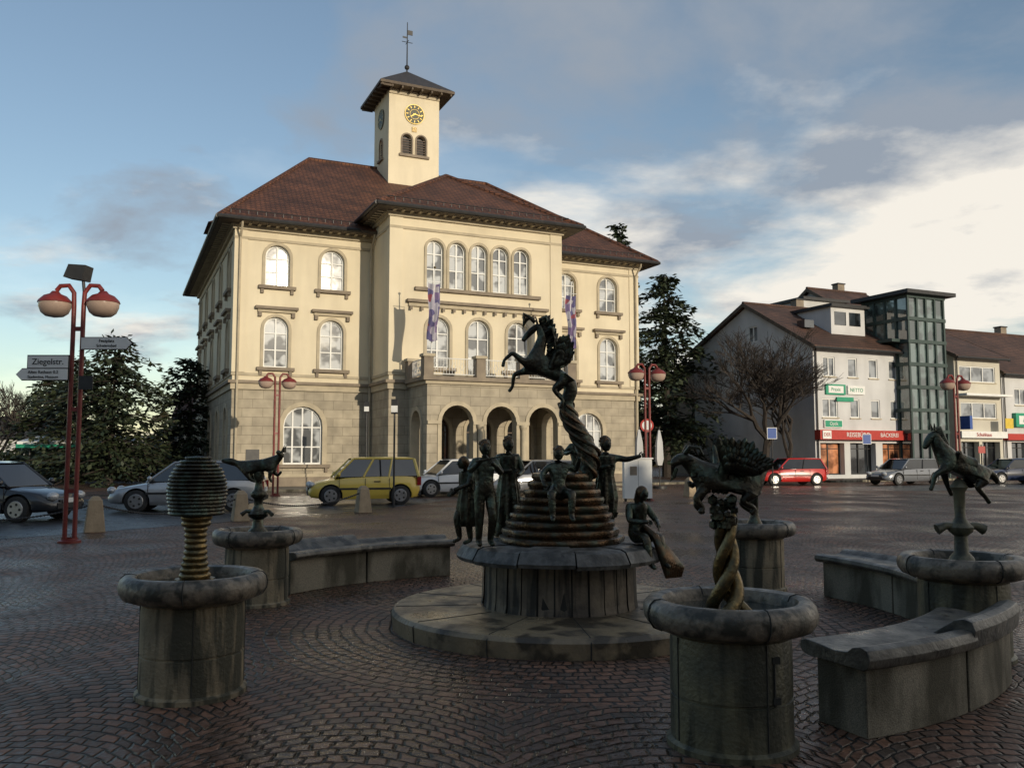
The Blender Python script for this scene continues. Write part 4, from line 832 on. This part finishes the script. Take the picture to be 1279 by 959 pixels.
for sg in(-1,1):
    for lay,(LL,m_) in enumerate(((.22,13),(.165,12),(.115,11),(.07,9))):
        for k in range(m_):
            t=k/(m_-1); an=R(104-82*t)+random.uniform(-.06,.06)
            b=V(q(906+24*t,591,sg*(.05+.013*lay),0)[:3]); L_=LL*(1-.3*t)*random.uniform(.92,1.05); d=V((math.cos(an),sg*.22,math.sin(an)))
            feather(p,BRONZE,b,b+d*L_,.027,sg)
    p.tube(BRONZE,[q(900,598,sg*.05,0)[:3],q(902,580,sg*.08,0)[:3],q(899,556,sg*.11,0)[:3]],[.036,.028,.01],8)
    h0=V(q(857,566,sg*.02,0)[:3]); p.tube(BRONZE,[h0,h0+V((.02,sg*.03,.035)),h0+V((.07,sg*.05,.03)),h0+V((.09,sg*.06,-.01))],[.016,.014,.009,.003],7)
    p.ball(BRONZE,V(q(862,574,sg*.045,0)[:3]),.02,8,(1.3,.6,.6))
    p.ball(SEAM,V(q(850,572,sg*.028-.015,0)[:3]),.006,8)
for k in range(70):
    a=random.uniform(0,6.28); u=random.uniform(864,912); p.ball(BRONZE,V(q(u,598,0,0)[:3])+V((0,math.cos(a)*.065,math.sin(a)*.07)),random.uniform(.012,.024),6)
for k in range(5): p.tube(BRONZE,[q(845,585,-.03,0)[:3],q(843-k,597+k,-.03+.01*k,0)[:3]],[.01,.003],5)
for k in range(34):
    a=random.uniform(0,6.28); c0=V((bx-.02,by,1.25+random.uniform(-.05,.10))); p.ball(BRONZE,c0+V((math.cos(a)*.06,math.sin(a)*.055,0)),random.uniform(.02,.036),7)
for j in range(3):
    pts=[];rr=[]
    for i in range(40):
        t=i/39; zz=.70+.56*t; a=j*2.094+t*6.5; r=.05*(1-.35*t)+.06*(1-t)**6; pts.append((bx-.01+math.cos(a)*r,by+math.sin(a)*r,zz)); rr.append(.042-.014*t)
    p.tube(GOLD,pts,rr,8)
p.build(GT,smooth=50)
# --- horse on basin 5
bx,by=3.62,7.05; s=.00652
nodes=dict(body=q(1200,580,0,.085),ch=q(1180,572,0,.09),n1=q(1171,556,0,.06),pl=q(1165,541,0,.045),fc=q(1158,550,-.01,.034),mz=q(1152,561,-.02,.022),
 rp=q(1222,586,0,.088),t1=q(1233,590,0,.035),t2=q(1241,597,0,.03),t3=q(1243,604,0,.012),
 a1=q(1174,586,-.07,.035),a2=q(1160,592,-.08,.022),a3=q(1156,606,-.08,.016),a4=q(1153,612,-.08,.02),
 b1=q(1182,590,.07,.035),b2=q(1186,604,.08,.022),b3=q(1192,620,.08,.016),
 c1=q(1220,600,-.07,.05),c2=q(1211,608,-.08,.028),c3=q(1221,620,-.08,.018),c4=q(1226,628,-.08,.02),
 d1=q(1216,600,.07,.05),d2=q(1203,607,.08,.028),d3=q(1202,622,.08,.018))
HG=empty('bronze_horse')
skin('body',nodes,[('body','ch'),('ch','n1'),('n1','pl'),('pl','fc'),('fc','mz'),('body','rp'),('rp','t1'),('t1','t2'),('t2','t3'),('ch','a1'),('a1','a2'),('a2','a3'),('a3','a4'),('ch','b1'),('b1','b2'),('b2','b3'),('rp','c1'),('c1','c2'),('c2','c3'),('c3','c4'),('rp','d1'),('d1','d2'),('d2','d3')],BRONZE,HG)
p=Part('mane_and_spout_column')
for k in range(12):
    t=k/11; a=V(q(1168+10*t,537+24*t,0,0)[:3]); p.tube(BRONZE,[a,a+V((.04,0,.012)),a+V((.06,0,-.03))],[.026,.02,.006],6)
for sg in(-1,1): p.tube(BRONZE,[q(1166,538,sg*.02,0)[:3],q(1165,529,sg*.03,0)[:3]],[.014,.003],6)
p.lathe(CONCG,(bx,by,0),[(.12,.70),(.09,.78),(.055,.82),(.05,.95),(.09,.985),(.10,1.02),(.06,1.06),(.04,1.1),(.045,1.3),(.07,1.34),(.03,1.40),(0,1.42)],20)
for sg in(-1,1): p.tube(CONCG,[(bx,by,1.02),(bx+sg*.12,by,1.03),(bx+sg*.19,by,1.0)],[.03,.03,.045],8)
p.build(HG,smooth=50)
p=Part('bronze_spout_column'); bx,by=2.93,10.55
p.lathe(BRONZE,(bx,by,0),[(.12,.72),(.08,.8),(.05,.86),(.05,1.1),(.09,1.14),(.08,1.2),(.05,1.22),(.09,1.3),(.10,1.38),(.06,1.46),(.0,1.5)],20); p.tube(BRONZE,[(bx,by,1.4),(bx-.15,by,1.5),(bx-.25,by,1.42)],[.05,.04,.01],8); p.build(None,smooth=50)
# ================================================================= street furniture
def lamp(x,y,rot=0,hh=4.75,flood=False):
    E=empty('street_lamp',(x,y,0),R(rot)); p=Part('pole'); 
    for sg in(-1,1): p.tube(REDP,[(sg*.09,0,0),(sg*.09,0,hh-.35),(sg*.10,0,hh-.1),(sg*.2,0,hh+.04),(sg*.36,0,hh+.03),(sg*.43,0,hh-.06)],.042,10)
    p.lathe(REDP,(0,0,0),[(.2,0),(.2,.04),(.14,.06),(.14,.09)],20)
    for z in(.9,2.4,3.9): p.box(REDP,-.09,.09,-.02,.02,z,z+.08)
    for sg in(-1,1):
        p.lathe(REDP,(sg*.45,0,hh-.42),[(.0,.36),(.06,.35),(.1,.30),(.2,.26),(.285,.17),(.30,.13),(.285,.125)],24)
    if flood:
        p.tube(DARKM,[(0.09,0,hh-.1),(.05,0,hh+.25)],.03,8); p.hexa(DARKM,[(-.25,-.14,hh+.18),(.10,-.14,hh+.12),(.13,.14,hh+.12),(-.22,.14,hh+.18),(-.16,-.14,hh+.42),(.16,-.14,hh+.40),(.18,.14,hh+.40),(-.14,.14,hh+.42)])
    p.build(E,smooth=50)
    for sg in(-1,1):
        q_=Part('globe'); q_.lathe(GLOBE,(sg*.45,0,hh-.42),[(.283,.125),(.28,.05),(.235,-.06),(.16,-.12),(.0,-.15)],24); q_.build(E,smooth=60)
    return E
LE=lamp(-8.1,16.0,0,4.72,True); lamp(-9.25,34,24); lamp(4.78,30.5,24); lamp(17.9,34.8,24)
E=empty('street_name_sign',(-8.1,15.9,0)); p=Part('panel'); p.box(WHITE,-.84,-.1,-.02,.01,3.2,3.42); p.box(BLACK,-.86,-.08,-.008,.0,3.18,3.44); p.build(E); text('Ziegelstr.',E,(-.47,-.024,3.31),.155,BLACK)
def arrow_sign(name,x0,x1,z0,z1,d,y=15.9):
    E=empty(name,(-8.1,y,0)); p=Part('panel'); zm=(z0+z1)/2; t=.1
    for m,yy,o in((WHITE,-.02,0),(BLACK,-.0,.015)):
        if d<0: pts=[(x0-o,zm),(x0+t,z0-o),(x1+o,z0-o),(x1+o,z1+o),(x0+t,z1+o)]
        else: pts=[(x1+o,zm),(x1-t,z1+o),(x0-o,z1+o),(x0-o,z0-o),(x1-t,z0-o)]
        a=[(q0,yy,q1) for q0,q1 in pts]; b=[(q0,yy+.012,q1) for q0,q1 in pts]; n=len(a)
        p.face(m,a); p.face(m,b)
        for i in range(n): p.face(m,[a[i],a[(i+1)%n],b[(i+1)%n],b[i]])
    p.build(E); return E
E=arrow_sign('direction_sign',-1.05,-.1,2.98,3.18,-1); text('Altes Rathaus 0.2',E,(-.55,-.025,3.12),.08,BLACK); text('Stadtmitte, Museum',E,(-.55,-.025,3.03),.07,BLACK)
E=arrow_sign('direction_sign',.13,1.06,3.55,3.76,1); text('Festplatz',E,(.6,-.025,3.70),.08,BLACK); text('Schwimmbad',E,(.6,-.025,3.61),.07,BLACK)
p=Part('small_sign'); p.box(DARKM,-7.98,-7.72,15.86,15.88,2.8,3.05); p.build()
def bollard(x,y,h=.74):
    p=Part('stone_bollard'); w=.2;t=.13
    p.hexa(BOLL,[(-w,-w,0),(w,-w,0),(w,w,0),(-w,w,0),(-t,-t,h*.88),(t,-t,h*.88),(t,t,h*.88),(-t,t,h*.88)]); p.hexa(BOLL,[(-t,-t,h*.88),(t,-t,h*.88),(t,t,h*.88),(-t,t,h*.88),(-.06,-.06,h),(.06,-.06,h),(.06,.06,h),(-.06,.06,h)])
    p.build(None,bevel=.015,smooth=30,loc=(x,y,0),rotz=.5)
bs=[(-8.7,18.2),(-6.6,21.2),(-4.15,24.3),(-2.,29.5)]
for b in bs[:3]: bollard(*b)
bollard(6.85,33.5); bollard(-12.5,17.)
def chain(a,b,name='chain'):
    p=Part(name)
    pts=[]
    for i in range(17):
        t=i/16; pts.append((a[0]+(b[0]-a[0])*t,a[1]+(b[1]-a[1])*t,.58-.3*(1-(2*t-1)**2)))
    p.tube(DARKM,pts,.016,6)
    for i in range(60):
        t=i/59; p.ball(DARKM,(a[0]+(b[0]-a[0])*t,a[1]+(b[1]-a[1])*t,.58-.3*(1-(2*t-1)**2)),.026,6)
    p.build()
chain(bs[0],bs[1]);chain(bs[1],bs[2]);chain((-12.5,17),bs[0])
def post_sign(x,y,h,kind):
    E=empty('traffic_sign',(x,y,0)); p=Part('post'); p.tube(DARKM,[(0,0,0),(0,0,h)],.03,8)
    if kind=='rect': p.box(WHITE,-.25,.25,-.05,-.03,h-.6,h-.02); p.box(BLUES,-.22,.22,-.056,-.052,h-.57,h-.05)
    if kind=='round':
        for r,m,d in((.3,REDS,-.04),(.22,WHITE,-.046)):
            p.face(m,[(r*math.cos(k*.3927),d,h-.3+r*math.sin(k*.3927)) for k in range(16)])
    if kind=='narrow': p.box(DARKM,-.1,.1,-.06,.06,h-.45,h); p.box(WHITE,-.1,.1,-.07,-.063,h-.4,h-.2)
    p.build(E)
post_sign(-6.05,36.,3.8,'narrow'); post_sign(-3.6,26.5,3.3,'narrow') ; post_sign(6.0,38.5,3.2,'round'); post_sign(13.2,44,3,'rect'); post_sign(20.3,49.6,2.8,'rect')
E=empty('white_info_cabinet',(4.35,30.2,0),R(10)); p=Part('cabinet'); p.box(WHITE,-.5,.5,-.12,.12,.1,1.45); p.box(DARKM,-.46,-.40,-.05,.05,0,.1); p.box(DARKM,.40,.46,-.05,.05,0,.1); p.box(SEAM,-.005,.005,-.124,-.121,.15,1.4); p.box(TRIMDK,-.3,-.05,-.13,-.125,.9,1.2); p.box(WHITE,-.54,.54,-.16,.16,1.453,1.5); p.build(E,bevel=.01)
E=empty('advertising_banner',(23.6,37.5,0),R(-10)); p=Part('banner'); p.tube(WHITE,[(0,0,0),(0,0,3.1)],.04,8); p.box(WALLW,-.45,.45,-.04,-.02,.9,2.9); p.box(BLUES,-.35,.35,-.05,-.042,1.2,1.7)
p.face(BLUES,[(.3*math.cos(k*.3927),-.05,2.3+.3*math.sin(k*.3927)) for k in range(16)]); p.build(E)
for i,(x,y,hh) in enumerate(((27.6,51,2.2),)):
    p=Part('street_post'); p.tube(DARKM,[(x,y,0),(x,y,hh)],.04,8); p.box(REDS,x-.2,x+.2,y-.06,y-.04,hh-.5,hh-.1); p.build()
for x,y in((5.9,40.2),(7.0,41.2)):
    p=Part('closed_parasol'); p.tube(DARKM,[(x,y,.1),(x,y,2.9)],.03,8); p.lathe(WALLW,(x,y,0),[(.12,1.1),(.2,1.4),(.16,2.2),(.05,2.75),(0,2.8)],14,rf=lambda a,j:1+.2*math.sin(5*a)); p.lathe(DARKM,(x,y,0),[(.35,.0),(.35,.13),(0,.14)],14); p.build(None,smooth=50)
# ================================================================= cars
def car(name,x,y,rz,paintm,L=4.0,W=1.68,H=1.46,kind='hatch'):
    E=empty(name,(x,y,0),R(rz)); h=L/2; wb=L*.31; wr=.31
    b=Part('body')
    bl=.92 if H>1.5 else .88
    st=[(-h,.42,bl-.22,.62),(-h+.06,.27,bl-.02,.76),(-h+.3,.23,bl+.02,.94),(-h*.5,.21,bl+.02,1.),(0,.2,bl,1.),(h*.36,.2,bl-.03,1.),(h*.62,.22,bl-.11,.97),(h*.85,.24,bl-.2,.9),(h-.08,.26,bl-.33,.78),(h,.36,bl-.44,.66)]
    fs=[];vs=[]
    for (sx,zb,zt_,wf) in st:
        hw=W/2*wf; dz=zt_-zb
        c=[(hw*.9,zb),(hw*.985,zb+dz*.15),(hw,zb+dz*.45),(hw*.985,zb+dz*.72),(hw*.93,zt_-.03),(hw*.8,zt_),(hw*.4,zt_+.02)]
        full=c+[(-a,z_) for a,z_ in reversed(c)]
        vs+= [(sx,a,z_) for a,z_ in full]
    m=14
    for i in range(len(st)-1):
        for j in range(m): fs.append((i*m+j,i*m+(j+1)%m,(i+1)*m+(j+1)%m,(i+1)*m+j))
    fs.append(tuple(range(m))); fs.append(tuple((len(st)-1)*m+j for j in range(m)))
    b.mesh(paintm,vs,fs); ob=b.build(E,smooth=50)
    cut=Part('cut')
    for sx in(-wb,wb): cut.tube(SEAM,[(sx,-W,wr),(sx,W,wr)],wr+.06,24)
    co=cut.build(None); co.parent=E
    bo=ob.modifiers.new('arch','BOOLEAN'); bo.operation='DIFFERENCE'; bo.object=co; bo.solver='EXACT'
    bpy.context.view_layer.update(); dg=bpy.context.evaluated_depsgraph_get(); me=bpy.data.meshes.new_from_object(ob.evaluated_get(dg)); ob.modifiers.clear(); ob.data=me; bpy.data.objects.remove(co)
    gl=Part('glasshouse'); zt0=bl; rt=H
    if kind=='hatch': xs=(-h+.12,-h+.38,h*.16,h*.50)
    elif kind=='van': xs=(-h+.08,-h+.22,h*.22,h*.56)
    else: xs=(-h*.62,-h*.3,h*.12,h*.42)
    hb=W/2*.9; ht=W/2*.72
    P8=[(xs[0],-hb,zt0-.02),(xs[3],-hb,zt0-.05),(xs[3],hb,zt0-.05),(xs[0],hb,zt0-.02),(xs[1],-ht,rt-.05),(xs[2],-ht,rt-.05),(xs[2],ht,rt-.05),(xs[1],ht,rt-.05)]
    gl.hexa(GLASSC,P8); gl.build(E,bevel=.03,smooth=30)
    rp=Part('roof_and_pillars')
    rows=[(xs[1]-.06,rt-.06),(xs[1]+.15,rt-.01),((xs[1]+xs[2])/2,rt),(xs[2]-.2,rt-.015),(xs[2]+.06,rt-.06)]
    vs=[];fs=[]
    for X,Z in rows:
        for a in(-1,-.8,0,.8,1): vs.append((X,a*(ht+.015),Z-(.045 if abs(a)==1 else 0)))
    for i in range(4):
        for j in range(4): fs.append((i*5+j,i*5+j+1,(i+1)*5+j+1,(i+1)*5+j))
    rp.mesh(paintm,vs,fs)
    for sg in(-1,1):
        for p0,p1,r in(((xs[3],zt0-.05),(xs[2],rt-.07),.035),((xs[0],zt0-.02),(xs[1],rt-.07),.055)):
            rp.tube(paintm,[(p0[0],sg*hb*1.0,p0[1]),(p1[0],sg*ht*1.0,p1[1])],r,6)
        for fx in((.5,) if kind!='van' else (.36,.66)):
            xm=xs[0]+(xs[3]-xs[0])*fx; xt=xs[1]+(xs[2]-xs[1])*fx*1.02
            rp.tube(DARKM if kind!='van' else paintm,[(xm,sg*hb*1.005,zt0-.02),(xt,sg*ht*1.01,rt-.07)],.035,6)
        rp.tube(paintm,[(xs[1],sg*ht,rt-.065),(xs[2],sg*ht,rt-.065)],.03,6)
        rp.ball(paintm,(xs[3]-.12,sg*(W/2+.06),zt0+.06),.1,10,(.7,.8,.75))
        rp.box(DARKM,-h*.45,h*.5,sg*W/2*1.0-.01,sg*W/2*1.0+.012,.5,.56)
        rp.box(DARKM,-.1-.35,-.25,sg*W/2*.99-.01,sg*W/2*.99+.02,.74,.77)
        for dx in(-h*.42,.02,h*.47): rp.box(DARKM,dx,dx+.012,sg*W/2*.985-.008,sg*W/2*.985+.014,.3,bl-.06)
        rp.box(TAILL,-h-.01,-h+.12,sg*W*.38-.09,sg*W*.38+.07,bl-.3,bl-.03)
        rp.ball(HEADL,(h-.09,sg*W*.29,bl-.27),.14,12,(.9,1.2,.75))
    rp.box(DARKM,h-.08,h+.015,-.45,.45,.32,.45); rp.box(DARKM,h-.1,h+.005,-.35,.35,bl-.42,bl-.36); rp.box(WHITE,h+.016,h+.03,-.26,.26,.45,.56); rp.box(WHITE,-h-.03,-h-.005,-.26,.26,.55,.66); rp.box(DARKM,-h-.02,-h+.08,-.6,.6,.3,.42)
    rp.build(E,smooth=40)
    w=Part('wheels')
    for sx in(-wb,wb):
        for sg in(-1,1):
            yo=sg*(W/2-.02)
            w.tube(TYRE,[(sx,yo-sg*.2,wr),(sx,yo-sg*.02,wr),(sx,yo,wr)],[wr,wr,wr-.03],24)
            w.tube(HUB,[(sx,yo-sg*.0,wr),(sx,yo+sg*.012,wr)],[wr*.66,wr*.62],20)
            for k in range(5):
                a=k*1.2566; w.tube(SEAM,[(sx+math.cos(a)*wr*.4,yo+sg*.006,wr+math.sin(a)*wr*.4),(sx+math.cos(a)*wr*.4,yo+sg*.016,wr+math.sin(a)*wr*.4)],.035,6)
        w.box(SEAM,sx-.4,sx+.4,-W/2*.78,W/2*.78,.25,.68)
    w.build(E,smooth=40)
    return E
YEL=paint('yellow_car_paint',(.72,.52,.08)); SIL=paint('silver_car_paint',(.42,.43,.44),.5); BLK=paint('black_car_paint',(.015,.017,.022)); RED=paint('red_car_paint',(.50,.02,.015)); GRY=paint('grey_car_paint',(.22,.23,.25),.4); WHT=paint('white_car_paint',(.72,.73,.74)); BLU=paint('dark_blue_car_paint',(.02,.03,.07))
car('parked_car',-4.85,28.4,196,YEL,3.55,1.6,1.54,'van')
car('parked_car',-9.3,25.2,190,SIL,4.2,1.72,1.45)
car('parked_car',-12.9,21.6,-8,BLK,4.2,1.74,1.46)
car('parked_car',-2.3,34.2,205,WHT,3.9,1.68,1.45)
car('parked_car',14.7,46.2,190,RED,3.8,1.66,1.45)
car('parked_car',21.2,47.,205,GRY,4.3,1.74,1.42)
car('parked_car',27.9,48.5,190,BLU,4.3,1.74,1.42)
car('parked_car',30.5,46.3,200,SIL,4.3,1.74,1.42)
car('parked_car',.9,35.3,200,GRY,4.1,1.7,1.42)
# ================================================================= trees
def conifer(name,x,y,h,rad,n=22,seed=1,dens=1.,base=.08,size=.34,pw=.8):
    rnd=random.Random(seed); E=empty(name,(x,y,0)); t=Part('trunk'); t.tube(BARK,[(0,0,0),(.1,0,h*.5),(0,.05,h*.97)],[h*.022,h*.013,.02],8); l=Part('needles')
    lv=int(n)
    for k in range(lv):
        f=k/lv; z=h*(base+(1-base)*f); R_=rad*(1-f)**pw*rnd.uniform(.7,1.15)+.15
        nb=rnd.randint(6,9)
        for b in range(nb):
            a=rnd.uniform(0,6.28); L=R_*rnd.uniform(.6,1.15); dz=-L*rnd.uniform(.0,.35)
            e=V((math.cos(a)*L,math.sin(a)*L,z+dz)); st=V((0,0,z+L*.12)); t.tube(BARK,[st,(st+e)/2+V((0,0,L*.06)),e],[.05,.03,.01],4,False)
            m=int((10+L*13)*dens)
            for i in range(m):
                u=rnd.random()**.7; c0=st.lerp(e,u)+V((0,0,L*.1*math.sin(u*3)))+V((rnd.gauss(0,.16+.1*L*.3),rnd.gauss(0,.16+.1*L*.3),rnd.gauss(-.1,.13)))
                sz=size*rnd.uniform(.5,1.1); d=V((math.cos(a)+rnd.gauss(0,.6),math.sin(a)+rnd.gauss(0,.6),rnd.gauss(-.25,.3))).normalized(); w=d.cross(V((rnd.gauss(0,.4),rnd.gauss(0,.4),1))).normalized()*sz*.28
                l.face(NEEDLE,[c0-w*.3,c0+d*sz*.5-w,c0+d*sz,c0+d*sz*.5+w])
    t.build(E); l.build(E)
conifer('conifer_tree',11.2,63,15.2,5.6,22,3,1.15,.1,.55,.62)
conifer('conifer_tree',9.6,76,22.6,3.2,26,4,.8,.2,.6)
conifer('conifer_tree',-21.3,46,8.2,4.4,18,5,1.2,.05,.42,.6)
conifer('conifer_tree',-25.2,50,7.4,4.0,16,6,1.2,.05,.42,.6)
conifer('conifer_tree',-18.7,50,7.4,3.2,16,8,1.2,.05,.42,.6)
conifer('conifer_tree',-31,58,7.6,3.8,16,9,1.,.05,.5)
def bare(name,x,y,h,seed,spread=.55,dep=6,r0=.16,bud=0):
    rnd=random.Random(seed); E=empty(name,(x,y,0)); t=Part('trunk_and_branches')
    def br(p,d,L,r,k):
        mid=p+d*L*.5+V((rnd.gauss(0,.05),rnd.gauss(0,.05),rnd.gauss(0,.03)))*L; e=p+d*L+V((0,0,.04*L))
        r=max(r,.013)
        t.tube(BARK,[p,mid,e],[r,r*.85,r*.68],6 if k>3 else 3,False)
        if k==0: return
        for i in range(3 if k>1 else 4):
            nd_=(d+V((rnd.gauss(0,spread),rnd.gauss(0,spread),rnd.gauss(.16,spread*.5)))).normalized(); br(mid.lerp(e,rnd.uniform(.1,1)) if i else e,nd_,L*rnd.uniform(.66,.88),r*.62,k-1)
    br(V((0,0,0)),V((0,0,1)),h*.17,r0,dep); t.build(E)
bare('bare_tree',14.9,50.5,15.,11,.56,7,.26)
bare('bare_tree',16.9,52.5,12.5,12,.58,7,.18)
bare('bare_tree',-38,64,12,13,.55,6,.2); bare('bare_tree',-44,70,12.5,14,.55,6,.2); bare('bare_tree',12.6,68,17,15,.5,6,.2); bare('bare_tree',-34,60,11,17,.5,6,.2)
l=Part('distant_trees'); rnd=random.Random(3)
for k in range(12000):
    x=rnd.uniform(-130,120); y=rnd.uniform(115,130); hm=5.+2.2*math.sin(x*.13)+1.6*math.sin(x*.41+1)+rnd.gauss(0,.8); z=rnd.uniform(0,max(1,hm)); sz=rnd.uniform(.5,1.4)
    a=V((rnd.gauss(0,1),rnd.gauss(0,1),rnd.gauss(0,1))).normalized()*sz; b=a.cross(V((rnd.gauss(0,1),rnd.gauss(0,1),1))).normalized()*sz*.6; c0=V((x,y,z)); l.face(HEDGEM,[c0-a,c0-b,c0+a,c0+b])
l.build()
l=Part('hedge')
for k in range(7000):
    x=rnd.uniform(-40,-15); y=56+rnd.gauss(0,.7)+(x+25)*.15; z=rnd.uniform(0,1.9+.3*math.sin(x)); sz=rnd.uniform(.12,.3)
    a=V((rnd.gauss(0,1),rnd.gauss(0,1),rnd.gauss(0,1))).normalized()*sz; b=a.cross(V((rnd.gauss(0,1),rnd.gauss(0,1),1))).normalized()*sz*.6; c0=V((x,y,z)); l.face(NEEDLE,[c0-a,c0-b,c0+a,c0+b])
l.build()
# ================================================================= light
az=R(145); el=R(11)
ts=V((math.sin(az)*math.cos(el),math.cos(az)*math.cos(el),math.sin(el)))
sd=bpy.data.lights.new('sun','SUN'); sd.energy=3.15; sd.angle=R(.6); sd.color=(1,.87,.67); so=bpy.data.objects.new('sun',sd); COL.objects.link(so); so.rotation_euler=ts.to_track_quat('Z','Y').to_euler()
wd=bpy.data.worlds.new('World'); scene.world=wd; wd.use_nodes=True; nt=wd.node_tree; nt.nodes.clear(); L=nt.links.new
out=N(nt,'ShaderNodeOutputWorld'); sky=N(nt,'ShaderNodeTexSky',sky_type='NISHITA'); sky.sun_disc=False; sky.sun_elevation=el; sky.sun_rotation=az; sky.air_density=1.0; sky.dust_density=.6; sky.ozone_density=1.3
b1=N(nt,'ShaderNodeBackground'); L(sky.outputs[0],b1.inputs[0]); b1.inputs[1].default_value=.15
tc=N(nt,'ShaderNodeTexCoord'); sp=N(nt,'ShaderNodeSeparateXYZ'); L(tc.outputs['Generated'],sp.inputs[0])
zz=math_(nt,'ADD',math_(nt,'MAXIMUM',sp.outputs[2],0.),.16)
cb=N(nt,'ShaderNodeCombineXYZ'); L(math_(nt,'DIVIDE',sp.outputs[0],zz),cb.inputs[0]); L(math_(nt,'DIVIDE',sp.outputs[1],zz),cb.inputs[1])
n1=N(nt,'ShaderNodeTexNoise'); n1.inputs['Scale'].default_value=1.15; n1.inputs['Detail'].default_value=9; n1.inputs['Roughness'].default_value=.56; n1.inputs['Distortion'].default_value=.3; L(cb.outputs[0],n1.inputs['Vector'])
cv=math_(nt,'ADD',n1.outputs[0],math_(nt,'MULTIPLY',sp.outputs[0],.22))
r1=ramp(nt,cv,.44,g(.14),.57,g(.96))
mp=N(nt,'ShaderNodeMapping'); mp.inputs['Location'].default_value=(3.3,1.7,.4); L(cb.outputs[0],mp.inputs[0])
n2=N(nt,'ShaderNodeTexNoise'); n2.inputs['Scale'].default_value=1.25; n2.inputs['Detail'].default_value=8; n2.inputs['Roughness'].default_value=.56; L(mp.outputs[0],n2.inputs['Vector'])
lowb=math_(nt,'MULTIPLY',math_(nt,'SUBTRACT',.30,sp.outputs[2]),.42)
bias=math_(nt,'ADD',math_(nt,'ADD',n2.outputs[0],math_(nt,'MULTIPLY',sp.outputs[0],.2)),lowb)
r2=ramp(nt,bias,.46,(.33,.38,.45),.60,(1.0,.94,.84))
b2=N(nt,'ShaderNodeBackground'); L(r2.outputs[0],b2.inputs[0]); b2.inputs[1].default_value=.95
mxs=N(nt,'ShaderNodeMixShader'); L(r1.outputs[0],mxs.inputs[0]); L(b1.outputs[0],mxs.inputs[1]); L(b2.outputs[0],mxs.inputs[2]); L(mxs.outputs[0],out.inputs[0])
# ================================================================= camera
cd=bpy.data.cameras.new('camera'); cd.sensor_width=36; cd.lens=1080/1279*36; cd.clip_end=2000; co=bpy.data.objects.new('camera',cd); COL.objects.link(co); co.location=(0,0,1.6); co.rotation_euler=(R(90+4.68),0,0); scene.camera=co
scene.view_settings.view_transform='Standard'; scene.view_settings.look='None'; scene.view_settings.exposure=0
